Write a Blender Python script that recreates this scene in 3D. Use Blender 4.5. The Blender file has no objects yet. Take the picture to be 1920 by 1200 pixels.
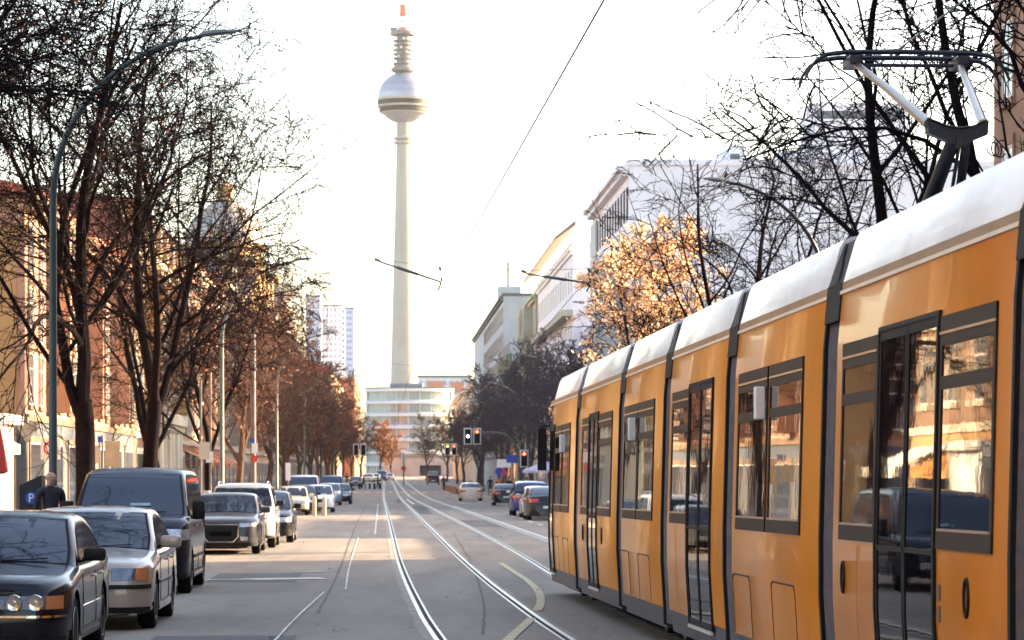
import bpy, bmesh, math, random
from mathutils import Vector, Matrix
R = math.radians
scn = bpy.context.scene
col = scn.collection
# ---------------------------------------------------------------- camera, sky, sun
F = 5500.0; HZ = 887.0; CAMZ = 1.70          # focal length (px at 1920 wide), horizon row, eye height
cam_d = bpy.data.cameras.new("camera"); cam = bpy.data.objects.new("camera", cam_d); col.objects.link(cam)
cam.location = (0, 0, CAMZ); cam.rotation_euler = (R(90), 0, 0)
cam_d.sensor_width = 36; cam_d.lens = 36 * F / 1920
cam_d.shift_x = 0; cam_d.shift_y = (HZ - 600) / 1920
cam_d.clip_start = 0.5; cam_d.clip_end = 9000
cam_d.dof.use_dof = True; cam_d.dof.focus_distance = 27; cam_d.dof.aperture_fstop = 7.0
scn.camera = cam
SUN_EL, SUN_AZ = 17.0, 64.0                   # degrees; azimuth clockwise from +Y
w = bpy.data.worlds.new("World"); scn.world = w; w.use_nodes = True
nt = w.node_tree; bg = nt.nodes["Background"]
sky = nt.nodes.new("ShaderNodeTexSky"); sky.sky_type = 'NISHITA'; sky.sun_disc = False
sky.sun_elevation = R(SUN_EL); sky.sun_rotation = R(SUN_AZ); sky.dust_density = 2.0; sky.air_density = 1.0; sky.ozone_density = 1.0
nt.links.new(sky.outputs[0], bg.inputs[0]); bg.inputs[1].default_value = 0.15
sl = bpy.data.lights.new("sun", 'SUN'); sl.energy = 4.2; sl.angle = R(0.6); sl.color = (1, .80, .56)
so = bpy.data.objects.new("sun", sl); col.objects.link(so)
sdir = Vector((math.sin(R(SUN_AZ)) * math.cos(R(SUN_EL)), math.cos(R(SUN_AZ)) * math.cos(R(SUN_EL)), math.sin(R(SUN_EL))))
so.rotation_euler = sdir.to_track_quat('Z', 'Y').to_euler()
scn.view_settings.view_transform = 'Standard'; scn.view_settings.look = 'None'
scn.view_settings.exposure = 2.5; scn.view_settings.gamma = 1
scn.view_settings.use_white_balance = True; scn.view_settings.white_balance_temperature = 7300; scn.view_settings.white_balance_tint = 14
scn.cycles.max_bounces = 6; scn.cycles.glossy_bounces = 3; scn.cycles.diffuse_bounces = 3
scn.cycles.sample_clamp_indirect = 6
# ---------------------------------------------------------------- street frame
TH = math.atan(0.0433)                        # the street runs this far left of the view axis
CT, SN = math.cos(TH), math.sin(TH)
PROF = [(-400, 1.62), (0, 1.70), (15, 1.77), (50, 1.93), (100, 2.02), (150, 2.10), (236, 2.20), (300, 2.16), (374, 1.97), (590, 1.42), (900, .88), (1400, .8), (9000, .8)]
def G(y):
    for (a, b), (c, d) in zip(PROF, PROF[1:]):
        if a <= y <= c:
            return CAMZ - (b + (d - b) * (y - a) / (c - a))
    return 0.0
def ST(s, t, z=0.0): return Vector((t * CT - s * SN, t * SN + s * CT, z))
def PX(x, d): return (x - 960) / F * d        # lateral metres of image column x at distance d
def PT(x, d): return (PX(x, d) + SN * d) / CT # the same as a street offset t
# ---------------------------------------------------------------- mesh builder
class MB:
    def __init__(s): s.v = []; s.f = []; s.m = []; s.mats = []
    def mi(s, mat):
        if mat not in s.mats: s.mats.append(mat)
        return s.mats.index(mat)
    def add(s, vs, fs, mat):
        o = len(s.v); i = s.mi(mat); s.v.extend([tuple(p) for p in vs])
        for f in fs: s.f.append([k + o for k in f]); s.m.append(i)
    def box(s, x0, x1, y0, y1, z0, z1, mat):
        s.add([(x0, y0, z0), (x1, y0, z0), (x1, y1, z0), (x0, y1, z0), (x0, y0, z1), (x1, y0, z1), (x1, y1, z1), (x0, y1, z1)],
              [(0, 3, 2, 1), (4, 5, 6, 7), (0, 1, 5, 4), (1, 2, 6, 5), (2, 3, 7, 6), (3, 0, 4, 7)], mat); return s
    def grid(s, rows, mat, closed=False):
        n = len(rows[0]); vs = [p for r in rows for p in r]; fs = []
        for i in range(len(rows) - 1):
            for j in range(n if closed else n - 1):
                k = (j + 1) % n
                fs.append((i * n + j, i * n + k, (i + 1) * n + k, (i + 1) * n + j))
        s.add(vs, fs, mat); return s
    def tube(s, pts, rad, n, mat, cap=True):
        pts = [Vector(p) for p in pts]; o = len(s.v); N = len(pts)
        if not isinstance(rad, (list, tuple)): rad = [rad] * N
        u = None; i = s.mi(mat)
        for k in range(N):
            d = pts[min(k + 1, N - 1)] - pts[max(k - 1, 0)]
            if d.length < 1e-9: d = Vector((0, 0, 1))
            d.normalize()
            if u is None:
                u = d.cross(Vector((0, 0, 1)) if abs(d.z) < .9 else Vector((1, 0, 0)))
            else: u = u - d * u.dot(d)
            if u.length < 1e-6: u = d.orthogonal()
            u.normalize(); v = d.cross(u); p = pts[k]; r = rad[k]
            for j in range(n):
                a = 2 * math.pi * j / n; c, e = math.cos(a) * r, math.sin(a) * r
                s.v.append((p.x + u.x * c + v.x * e, p.y + u.y * c + v.y * e, p.z + u.z * c + v.z * e))
        for k in range(N - 1):
            for j in range(n):
                q = (j + 1) % n
                s.f.append((o + k * n + j, o + k * n + q, o + (k + 1) * n + q, o + (k + 1) * n + j)); s.m.append(i)
        if cap and n > 3:
            s.f.append(tuple(o + j for j in reversed(range(n)))); s.m.append(i)
            s.f.append(tuple(o + (N - 1) * n + j for j in range(n))); s.m.append(i)
        return s
    def lathe(s, prof, n, mat, c=(0, 0, 0), axis='z', a0=0):
        rows = []
        for r, h in prof:
            row = []
            for j in range(n):
                a = a0 + 2 * math.pi * j / n; x, y = r * math.cos(a), r * math.sin(a)
                p = (x, y, h) if axis == 'z' else ((h, x, y) if axis == 'x' else (y, h, x))
                row.append((p[0] + c[0], p[1] + c[1], p[2] + c[2]))
            rows.append(row)
        s.grid(rows, mat, True)
        i = s.mi(mat); o = len(s.v) - n * len(prof)
        if prof[0][0] > 1e-4: s.f.append(tuple(o + j for j in reversed(range(n)))); s.m.append(i)
        o = len(s.v) - n
        if prof[-1][0] > 1e-4: s.f.append(tuple(o + j for j in range(n))); s.m.append(i)
        return s
    def prism(s, poly, a, b, mat, axis='x'):   # polygon (p,q) extruded from a to b along axis
        def P(p, q, h): return (h, p, q) if axis == 'x' else ((p, h, q) if axis == 'y' else (p, q, h))
        n = len(poly); vs = [P(p, q, a) for p, q in poly] + [P(p, q, b) for p, q in poly]
        fs = [tuple(range(n))[::-1], tuple(range(n, 2 * n))] + [(j, (j + 1) % n, n + (j + 1) % n, n + j) for j in range(n)]
        s.add(vs, fs, mat); return s
    def mesh(s, name, ang=None, bevel=0, fix=True, merge=False):
        me = bpy.data.meshes.new(name); me.from_pydata(s.v, [], s.f)
        for m in s.mats: me.materials.append(m)
        me.polygons.foreach_set('material_index', s.m)
        if fix or bevel or merge:
            bm = bmesh.new(); bm.from_mesh(me)
            if merge: bmesh.ops.remove_doubles(bm, verts=bm.verts, dist=1e-4)
            bmesh.ops.recalc_face_normals(bm, faces=bm.faces)
            if bevel:
                es = [e for e in bm.edges if len(e.link_faces) == 2 and e.calc_face_angle(0) > .5]
                bmesh.ops.bevel(bm, geom=es, offset=bevel, segments=2, affect='EDGES', profile=.5, clamp_overlap=True)
            bm.to_mesh(me); bm.free()
        if ang is not None:
            me.polygons.foreach_set('use_smooth', [True] * len(me.polygons))
            me.set_sharp_from_angle(angle=R(ang))
        me.update(); return me
    def build(s, name, parent=None, ang=None, bevel=0, **k):
        o = bpy.data.objects.new(name, s.mesh(name, ang, bevel, **k)); col.objects.link(o)
        if parent is not None: o.parent = parent
        return o
def inst(me, name, parent=None, loc=(0, 0, 0), rz=0):
    o = bpy.data.objects.new(name, me); col.objects.link(o); o.parent = parent; o.location = loc; o.rotation_euler = (0, 0, rz); return o
def tag(o, label=None, cat=None, group=None, kind=None):
    if label: o['label'] = label
    if cat: o['category'] = cat
    if group: o['group'] = group
    if kind: o['kind'] = kind
    return o
def thing(name, label, cat, loc=(0, 0, 0), rz=0, group=None):
    o = bpy.data.objects.new(name, None); col.objects.link(o); o.empty_display_size = .3
    o.location = loc; o.rotation_euler = (0, 0, rz); return tag(o, label, cat, group)
def at(s, t, dz=0):
    p = ST(s, t); p.z = G(p.y) + dz; return p
def tree_copy(o, parent=None):
    c = o.copy(); col.objects.link(c); c.parent = parent
    for ch in list(o.children): tree_copy(ch, c)
    return c
# ---------------------------------------------------------------- materials
def M(name, c, rough=.6, metal=0.0, var=.15, scale=3.0, bump=0.0, bs=30.0, coat=0.0, emit=None, dirt=None, dscale=.6, spec=.5):
    m = bpy.data.materials.new(name); m.use_nodes = True; t = m.node_tree; b = t.nodes["Principled BSDF"]
    N = t.nodes.new; Lk = t.links.new
    tc = N("ShaderNodeTexCoord"); n = N("ShaderNodeTexNoise"); n.inputs["Scale"].default_value = scale; n.inputs["Detail"].default_value = 5
    Lk(tc.outputs["Object"], n.inputs["Vector"])
    mx = N("ShaderNodeMix"); mx.data_type = 'RGBA'
    lo = [max(0, x * (1 - var)) for x in c]; hi = [min(1, x * (1 + var)) for x in c]
    mr = N("ShaderNodeMapRange"); mr.inputs[1].default_value = .3; mr.inputs[2].default_value = .7
    Lk(n.outputs["Fac"], mr.inputs[0]); Lk(mr.outputs[0], mx.inputs[0])
    mx.inputs[6].default_value = (*lo, 1); mx.inputs[7].default_value = (*hi, 1); out = mx.outputs[2]
    if dirt:
        n2 = N("ShaderNodeTexNoise"); n2.inputs["Scale"].default_value = dscale; n2.inputs["Detail"].default_value = 8; n2.inputs["Roughness"].default_value = .65
        Lk(tc.outputs["Object"], n2.inputs["Vector"]); r2 = N("ShaderNodeMapRange"); r2.inputs[1].default_value = .48; r2.inputs[2].default_value = .72
        Lk(n2.outputs["Fac"], r2.inputs[0]); m2 = N("ShaderNodeMix"); m2.data_type = 'RGBA'
        Lk(r2.outputs[0], m2.inputs[0]); Lk(out, m2.inputs[6]); m2.inputs[7].default_value = (*dirt, 1); out = m2.outputs[2]
    Lk(out, b.inputs["Base Color"])
    b.inputs["Roughness"].default_value = rough; b.inputs["Metallic"].default_value = metal
    b.inputs["Specular IOR Level"].default_value = spec
    if coat: b.inputs["Coat Weight"].default_value = coat; b.inputs["Coat Roughness"].default_value = .03
    if bump:
        n3 = N("ShaderNodeTexNoise"); n3.inputs["Scale"].default_value = bs; n3.inputs["Detail"].default_value = 4
        Lk(tc.outputs["Object"], n3.inputs["Vector"]); bp = N("ShaderNodeBump"); bp.inputs["Strength"].default_value = bump; bp.inputs["Distance"].default_value = .02
        Lk(n3.outputs["Fac"], bp.inputs["Height"]); Lk(bp.outputs[0], b.inputs["Normal"])
        if coat: Lk(bp.outputs[0], b.inputs["Coat Normal"])
    if emit: b.inputs["Emission Color"].default_value = (*emit[:3], 1); b.inputs["Emission Strength"].default_value = emit[3]
    return m
def asphalt(name, base, patch):
    m = M(name, base, .78, 0, .22, 90, .25, 160)
    t = m.node_tree; N = t.nodes.new; Lk = t.links.new; b = t.nodes["Principled BSDF"]
    src = b.inputs["Base Color"].links[0].from_socket
    tc = [n for n in t.nodes if n.type == 'TEX_COORD'][0]
    mp = N("ShaderNodeMapping"); mp.inputs["Scale"].default_value = (.9, .10, 1); Lk(tc.outputs["Object"], mp.inputs[0])
    n1 = N("ShaderNodeTexNoise"); n1.inputs["Scale"].default_value = 1.1; n1.inputs["Detail"].default_value = 7; n1.inputs["Roughness"].default_value = .6
    Lk(mp.outputs[0], n1.inputs["Vector"])
    r1 = N("ShaderNodeMapRange"); r1.inputs[1].default_value = .35; r1.inputs[2].default_value = .68; Lk(n1.outputs["Fac"], r1.inputs[0])
    mx = N("ShaderNodeMix"); mx.data_type = 'RGBA'; mx.blend_type = 'MIX'; Lk(r1.outputs[0], mx.inputs[0]); Lk(src, mx.inputs[6]); mx.inputs[7].default_value = (*patch, 1)
    # cracks
    vo = N("ShaderNodeTexVoronoi"); vo.feature = 'DISTANCE_TO_EDGE'; vo.inputs["Scale"].default_value = .22
    nz = N("ShaderNodeTexNoise"); nz.inputs["Scale"].default_value = .8; nz.inputs["Detail"].default_value = 6; Lk(tc.outputs["Object"], nz.inputs["Vector"])
    ad = N("ShaderNodeMix"); ad.data_type = 'RGBA'; ad.blend_type = 'ADD'; ad.inputs[0].default_value = 1.4; Lk(tc.outputs["Object"], ad.inputs[6]); Lk(nz.outputs["Color"], ad.inputs[7])
    Lk(ad.outputs[2], vo.inputs["Vector"])
    r2 = N("ShaderNodeMapRange"); r2.inputs[1].default_value = 0.0; r2.inputs[2].default_value = .006; r2.inputs[3].default_value = .55; r2.inputs[4].default_value = 0; Lk(vo.outputs["Distance"], r2.inputs[0])
    m2 = N("ShaderNodeMix"); m2.data_type = 'RGBA'; Lk(r2.outputs[0], m2.inputs[0]); Lk(mx.outputs[2], m2.inputs[6]); m2.inputs[7].default_value = (.035, .033, .033, 1)
    # small pale specks of grit and chewing gum
    v2 = N("ShaderNodeTexVoronoi"); v2.inputs["Scale"].default_value = 1.6; Lk(tc.outputs["Object"], v2.inputs["Vector"])
    r3 = N("ShaderNodeMapRange"); r3.inputs[1].default_value = .03; r3.inputs[2].default_value = .05; r3.inputs[3].default_value = .6; r3.inputs[4].default_value = 0; Lk(v2.outputs["Distance"], r3.inputs[0])
    m3 = N("ShaderNodeMix"); m3.data_type = 'RGBA'; Lk(r3.outputs[0], m3.inputs[0]); Lk(m2.outputs[2], m3.inputs[6]); m3.inputs[7].default_value = (.26, .25, .22, 1)
    Lk(m3.outputs[2], b.inputs["Base Color"]); return m
mt = {}
mt['asphalt'] = asphalt('asphalt', (.165, .142, .115), (.26, .222, .178))
mt['earth'] = M('earth', (.16, .14, .12), .9, 0, .3, .5)
mt['paving'] = M('paving', (.22, .20, .18), .85, 0, .25, 2.5, .2, 20, dirt=(.13, .11, .10))
mt['kerb'] = M('kerb_stone', (.33, .31, .28), .8, 0, .2, 4)
mt['rail'] = M('rail_steel', (.33, .32, .30), .36, 1, .15, 8)
mt['groove'] = M('rail_groove', (.012, .011, .011), .9)
mt['seal'] = M('rail_sealing', (.28, .24, .19), .8, 0, .3, 5, dirt=(.16, .15, .14), dscale=3)
mt['paint'] = M('road_paint', (.62, .60, .54), .7, 0, .15, 6, dirt=(.28, .26, .23), dscale=5)
mt['oldpaint'] = M('yellowish_road_paint', (.52, .43, .25), .75, 0, .18, 6, dirt=(.27, .25, .21), dscale=4)
mt['yellow'] = M('tram_yellow', (.70, .222, .004), .28, 0, .07, 1.2, .11, 2.0, coat=.18, spec=.25, dirt=(.56, .20, .02), dscale=1.3)
mt['tramwhite'] = M('tram_roof_white', (.78, .78, .80), .35, 0, .05, 1.0, .12, 2.2, coat=.3, dirt=(.60, .59, .58), dscale=.9)
mt['tramgrey'] = M('tram_skirt_grey', (.085, .085, .10), .45, 0, .1, 3)
mt['frame'] = M('tram_window_frame', (.028, .021, .019), .55, 0, .12, 4, spec=.22)
mt['glass'] = M('tram_glass', (.006, .004, .006), .02, 0, .2, 1, .035, 1.8, spec=.35)
mt['bellows'] = M('bellows_rubber', (.12, .115, .13), .7, 0, .2, 10)
mt['black'] = M('black_rubber', (.008, .007, .008), .65, 0, .2, 6, spec=.3)
mt['trim'] = M('pale_trim', (.75, .72, .66), .35, .4, .05, 3)
mt['strip'] = M('brown_gutter', (.30, .19, .11), .4, .3, .15, 3)
mt['steel'] = M('brushed_steel', (.42, .36, .30), .32, .9, .12, 5)
mt['darkmetal'] = M('dark_painted_metal', (.018, .018, .024), .4, .3, .15, 5)
mt['polegreen'] = M('grey_green_pole', (.11, .125, .11), .45, .4, .15, 3)
mt['poledark'] = M('dark_green_pole', (.045, .055, .05), .5, .2, .15, 3)
mt['poledull'] = M('dull_brown_mast', (.15, .115, .105), .7, 0, .2, 3)
mt['polelight'] = M('pale_green_pole', (.26, .32, .28), .45, .3, .15, 3)
mt['polegrey'] = M('galvanised_pole', (.20, .19, .175), .5, .6, .15, 4)
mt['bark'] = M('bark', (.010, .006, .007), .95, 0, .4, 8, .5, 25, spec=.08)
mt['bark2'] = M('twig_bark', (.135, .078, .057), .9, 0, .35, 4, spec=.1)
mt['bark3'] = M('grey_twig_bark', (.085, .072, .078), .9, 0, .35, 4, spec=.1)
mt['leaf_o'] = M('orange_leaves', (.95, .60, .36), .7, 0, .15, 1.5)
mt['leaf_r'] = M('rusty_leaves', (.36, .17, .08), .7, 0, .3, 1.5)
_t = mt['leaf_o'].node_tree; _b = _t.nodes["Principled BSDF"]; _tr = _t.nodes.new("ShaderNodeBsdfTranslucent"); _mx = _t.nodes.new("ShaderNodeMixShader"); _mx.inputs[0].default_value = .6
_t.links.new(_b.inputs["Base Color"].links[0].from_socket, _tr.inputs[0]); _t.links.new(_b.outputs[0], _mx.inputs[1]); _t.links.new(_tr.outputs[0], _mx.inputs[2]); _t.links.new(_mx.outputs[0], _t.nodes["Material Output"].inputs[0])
mt['leaf_d'] = M('withered_leaves', (.32, .10, .035), .8, 0, .35, 2)
mt['cglass'] = M('car_glass', (.018, .027, .045), .03, 0, .15, 1, spec=.9)
mt['tyre'] = M('tyre_rubber', (.010, .009, .009), .85, 0, .2, 12, spec=.15)
mt['alloy'] = M('wheel_alloy', (.62, .61, .60), .32, .7, .1, 5)
mt['chrome'] = M('chrome', (.72, .71, .70), .12, 1, .05, 5)
mt['lens'] = M('clear_lens', (.50, .51, .54), .08, .6, .5, 22, .6, 30, coat=1)
mt['lens_dark'] = M('headlight_lens', (.13, .14, .18), .06, .55, .35, 14, .3, 20, coat=1)
mt['amber'] = M('amber_lens', (.50, .17, .07), .12, 0, .1, 14, coat=1)
mt['redlens'] = M('red_lens', (.50, .015, .01), .12, 0, .2, 14, coat=1)
mt['plate'] = M('number_plate', (.60, .60, .56), .5, 0, .08, 8)
mt['under'] = M('underbody', (.006, .006, .006), .95, spec=.05)
mt['wpane'] = M('window_pane', (.05, .06, .075), .06, 0, .35, .35, .04, 1.5, spec=.8)
mt['wframe'] = M('white_window_frame', (.66, .63, .58), .6, 0, .08, 3)
mt['red'] = M('red_fabric', (.65, .06, .045), .8, 0, .15, 5)
mt['wpaint'] = M('white_board', (.78, .77, .74), .6, 0, .06, 3)
mt['wood'] = M('warm_wood', (.42, .20, .08), .6, 0, .25, 6)
mt['blue'] = M('sign_blue', (.02, .07, .42), .4, 0, .1, 3)
mt['skin'] = M('skin', (.48, .26, .18), .55, 0, .08, 8)
mt['hair'] = M('dark_hair', (.03, .02, .015), .7)
mt['insul'] = M('insulator', (.10, .05, .04), .4)
mt['concrete'] = M('tower_concrete', (.32, .30, .255), .8, 0, .08, .05, dirt=(.27, .255, .22), dscale=.06)
mt['sphere'] = M('tower_steel_tiles', (.26, .285, .34), .38, .45, .12, .6, .15, .8)
mt['towergrey'] = M('tower_grey', (.17, .165, .165), .6, .3, .2, .3)
mt['towerred'] = M('tower_red', (.66, .12, .05), .5, 0, .1, .3)
mt['towerwhite'] = M('tower_white', (.75, .75, .75), .5, 0, .05, .3)
def paint(name, c, metal=.35): return M(name, c, .30, metal * (.5 if max(c) > .2 else .15), .06, 2.0, .012, 3.0, coat=1.0 if max(c) > .1 else .62, spec=.06)
# ---------------------------------------------------------------- ground, road, tracks
SS = [-60 + 2 * i for i in range(115)] + [172 + 5 * i for i in range(50)] + [430 + 20 * i for i in range(30)]
gr = MB(); ys = sorted(set([-400, 1400, 2500, 5000, 9000] + [int(2 * i - 100) for i in range(600)]))
gr.grid([[(x, y, G(y) - .03) for x in (-3500, -300, -40, 40, 300, 3500)] for y in ys], mt['earth'])
tag(gr.build('ground'), 'bare ground under and around the street', kind='structure')
def strip(t0, t1, dz, mat, s0=-60, s1=1020, name=None, side=None):
    f0 = t0 if callable(t0) else (lambda s: t0); f1 = t1 if callable(t1) else (lambda s: t1)
    ss = [s0] + [s for s in SS if s0 < s < s1] + [s1]; mb = MB()
    mb.grid([[at(s, f0(s), dz), at(s, f1(s), dz)] for s in ss], mat)
    if side:
        for f, d in side: mb.grid([[at(s, f(s) if callable(f) else f, dz), at(s, f(s) if callable(f) else f, dz - d)] for s in ss], mat)
    if name: return tag(mb.build(name), kind='structure')
    return mb
KL, KR = -4.75, 9.0
tag(strip(KL - .3, KR + .3, 0, mt['asphalt'], name='road'), 'worn grey asphalt road with patches')
SIDE0, SIDE1 = 92, 104
for a, b in ((-60, SIDE0), (SIDE1, 430), (442, 1020)):
    strip(KL - 8.0, KL - .14, .13, mt['paving'], a, b, 'pavement')
    strip(KL - .14, KL, .135, mt['kerb'], a, b, 'kerb', side=[(KL, .14)])
for a, b in ((-60, 1020),):
    strip(KR + .14, KR + 7.2, .13, mt['paving'], a, b, 'pavement')
    strip(KR, KR + .14, .135, mt['kerb'], a, b, 'kerb', side=[(KR, .14)])
sb = MB(); sb.grid([[at(s, t, .004) for t in (KL - 8, KL - 30, KL - 90)] for s in (SIDE0, SIDE1)], mt['asphalt']); sb.add([at(SIDE0, KL - 8, .004), at(SIDE0, KL - .3, .004), at(SIDE1, KL - .3, .004), at(SIDE1, KL - 8, .004)], [(0, 1, 2, 3)], mt['asphalt'])
tag(sb.build('side_road'), 'side street opening on the left', kind='structure')
def interp(tab):
    def f(s):
        if s <= tab[0][0]: return tab[0][1]
        for i in range(len(tab) - 1):
            if tab[i][0] <= s <= tab[i + 1][0]:
                (x0, y0), (x1, y1) = tab[i], tab[i + 1]; h = x1 - x0
                m0 = (y1 - tab[i - 1][1]) / (x1 - tab[i - 1][0]) if i else (y1 - y0) / h
                m1 = (tab[i + 2][1] - y0) / (tab[i + 2][0] - x0) if i + 2 < len(tab) else (y1 - y0) / h
                u = (s - x0) / h
                return (2*u**3-3*u**2+1)*y0 + (u**3-2*u**2+u)*h*m0 + (-2*u**3+3*u**2)*y1 + (u**3-u**2)*h*m1
        return tab[-1][1]
    return f
C1 = interp([(-60, 3.0), (0, 1.85), (20, 1.49), (30, 1.36), (39, 1.22), (65, 1.03), (95, .97), (200, .75), (285, .6), (1020, .6)])
C2 = interp([(-60, 5.7), (0, 4.62), (30, 4.12), (47, 3.92), (70, 3.97), (98, 3.95), (172, 3.6), (285, 3.0), (1020, 3.0)])
rng = random.Random(4)
WOB = {}
def wob(s, k, a):
    if (s, k) not in WOB: WOB[(s, k)] = rng.uniform(-a, a)
    return WOB[(s, k)]
for nm, C in (('oncoming', C1), ('tram', C2)):
    mb = MB()
    for sg in (-1, 1):
        c = lambda s, C=C, sg=sg: C(s) + sg * .7525
        o = lambda a: (lambda s: c(s) + a)
        fl = lambda s: .85 + min(.6, max(0, s - 60) / 150)     # the worn strip is broader up the road
        mb2 = strip(lambda s: c(s) - .15 * fl(s) + wob(round(s), sg * 3, .022), lambda s: c(s) + .13 * fl(s) + wob(round(s), sg * 5, .02), .004, mt['seal'])
        mb.add(mb2.v, mb2.f, mt['seal'])
        mb2 = strip(o(-.027), o(.030), .009, mt['rail']); mb.add(mb2.v, mb2.f, mt['rail'])
        a, b = ((.030, .080) if sg < 0 else (-.077, -.027))
        mb2 = strip(o(a), o(b), .0085, mt['groove']); mb.add(mb2.v, mb2.f, mt['groove'])
        a, b = ((.085, .115) if sg < 0 else (-.115, -.085))
        mb2 = strip(o(a), o(b), .009, mt['rail']); mb.add(mb2.v, mb2.f, mt['rail'])
    tag(mb.build('tram_track'), kind='structure')
def gp(px, py):                                # where the road shows at this spot of the photograph
    d = 60.0
    for _ in range(60): d = .5 * d + .5 * F * (CAMZ - G(d)) / (py - HZ)
    return Vector((PX(px, d), d, 0))
def ribbon(pts, wd, mat, dz=.013, jag=0.0):
    P = [gp(*p) for p in pts]; Q = []
    for i in range(len(P) - 1):
        n = max(2, int((P[i + 1] - P[i]).length / .6))
        p0 = P[max(i - 1, 0)]; p1 = P[i]; p2 = P[i + 1]; p3 = P[min(i + 2, len(P) - 1)]
        for k in range(n):
            u = k / n; Q.append(.5 * ((2 * p1) + (p2 - p0) * u + (2 * p0 - 5 * p1 + 4 * p2 - p3) * u * u + (3 * p1 - p0 - 3 * p2 + p3) * u ** 3))
    Q.append(P[-1]); rows = []
    for i, q in enumerate(Q):
        d = (Q[min(i + 1, len(Q) - 1)] - Q[max(i - 1, 0)]).normalized(); n = Vector((d.y, -d.x, 0)) * wd / 2
        a, b = q - n * (1 + rng.uniform(-jag, jag)), q + n * (1 + rng.uniform(-jag, jag))
        rows.append([(a.x, a.y, G(a.y) + dz), (b.x, b.y, G(b.y) + dz)])
    return MB().grid(rows, mat)
mk = ribbon([(938, 1056), (965, 1074), (992, 1092), (1010, 1112), (1014, 1130), (1007, 1146)], .125, mt['oldpaint'], .012)
m2 = ribbon([(998, 1160), (978, 1178), (948, 1206), (900, 1262)], .125, mt['oldpaint'], .012); mk.add(m2.v, m2.f, mt['oldpaint'])
for pts, wd in (([(512, 1206), (560, 1155), (609, 1110)], .03), ([(612, 1106), (648, 1106)], .02), ([(648, 1106), (656, 1060), (672, 1008)], .03),
                ([(703, 1002), (709, 945)], .05), ([(385, 1088), (465, 1087)], .22), ([(465, 1087), (520, 1086), (606, 1085)], .60), ([(762, 936), (776, 945)], .25)):
    m2 = ribbon(pts, wd, mt['paint'], .012, .35); mk.add(m2.v, m2.f, mt['paint'])
for s0 in (98, 106, 114, 122, 130, 138):
    a = at(s0, 6.1, .012); m2 = strip(6.05, 6.2, .012, mt['paint'], s0, s0 + 3.5); mk.add(m2.v, m2.f, mt['paint'])
m2 = strip(lambda s: C2(s) + .90, lambda s: C2(s) + 1.03, .012, mt['paint'], 75, 190); mk.add(m2.v, m2.f, mt['paint'])
for i in range(9):
    m2 = strip(-3.4 + i * 1.25, -2.9 + i * 1.25, .0125, mt['paint'], 318, 322); mk.add(m2.v, m2.f, mt['paint'])
tag(mk.build('road_marking'), kind='structure')
mt['patch'] = asphalt('asphalt_patch', (.075, .07, .066), (.10, .094, .088))
pm = MB()
for s0, s1, t0, t1 in ((31.2, 33.5, -2.6, -1.0), (52, 57, -3.2, -1.6), (110, 128, 3.2, 4.6), (150, 190, 1.4, 2.5), (215, 245, .9, 2.3)):
    m2 = strip(t0, t1, .0035, mt['patch'], s0, s1); pm.add(m2.v, m2.f, mt['patch'])
tag(pm.build('road_patch'), kind='structure')
tj = MB()
for pts, wd in (([(420, 1128), (600, 1122), (860, 1118)], .035), ([(500, 1052), (760, 1046), (1000, 1043)], .05), ([(596, 1150), (640, 1060), (668, 985), (690, 940)], .04), ([(905, 1190), (905, 1120), (880, 1050), (850, 1000)], .035), ([(560, 985), (760, 980), (980, 979)], .08)):
    m2 = ribbon(pts, wd, mt['patch'], .0062, .5); tj.add(m2.v, m2.f, mt['patch'])
tag(tj.build('tar_seam'), kind='structure')
cv = MB()
for s0, t0 in ((57.5, -1.5), (88, 2.6), (61, 5.4)):
    p = at(s0, t0, .008); cv.lathe([(.33, 0), (.33, .004)], 20, mt['darkmetal'], p)
tag(cv.build('manhole_cover'), kind='structure')
lf = MB(); rl = random.Random(8)
for i in range(260):
    p = at(rl.uniform(30, 130), rl.choice([rl.uniform(-2.4, 6), rl.uniform(-4.6, -2.6), rl.uniform(-4.7, -4.0)]), .012); a = rl.uniform(0, 6); r = rl.uniform(.03, .07)
    lf.add([p + Vector((math.cos(a + k * 1.57) * r * (1 if k % 2 else .6), math.sin(a + k * 1.57) * r, rl.uniform(0, .02))) for k in range(4)], [(0, 1, 2, 3)], mt['leaf_d'])
tag(lf.build('fallen_leaves', fix=False), 'withered leaves scattered on the road', 'leaves', kind='stuff')
# ---------------------------------------------------------------- tram
TA = math.atan(.0605); D0 = 10.0
troot = thing('tram', 'long yellow articulated tram with white roof and raised pantograph, on the right-hand track', 'tram',
              (4.6 - .0605 * D0, D0, CAMZ - (1.725 + .0057 * (D0 - 14.6))), TA)
troot.rotation_euler = (-.0057, 0, TA)
SX = [(.20, 1.165), (.42, 1.172), (.9, 1.20), (1.3, 1.20), (2.62, 1.165), (3.0, 1.13), (3.06, 1.125)]
def sx(z):
    for (a, b), (c, d) in zip(SX, SX[1:]):
        if z <= c: return b + (d - b) * (z - a) / (c - a)
    return SX[-1][1]
def panel(mb, sd, y0, y1, z0, z1, o0, o1, mat):   # a slab lying on the side of the tram
    zs = [z0] + [z for z, _ in SX if z0 + .02 < z < z1 - .02] + [z1]
    prof = [(sd * (sx(z) + o1), z) for z in zs] + [(sd * (sx(z) + o0), z) for z in reversed(zs)]
    n = len(prof); vs = [(x, y0, z) for x, z in prof] + [(x, y1, z) for x, z in prof]
    fs = [tuple(range(n)), tuple(range(2 * n - 1, n - 1, -1))] + [(j, (j + 1) % n, n + (j + 1) % n, n + j) for j in range(n)]
    mb.add(vs, fs, mat)
def y_at(x, off=0): return 18700.0 / (x - 627) - D0
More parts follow.
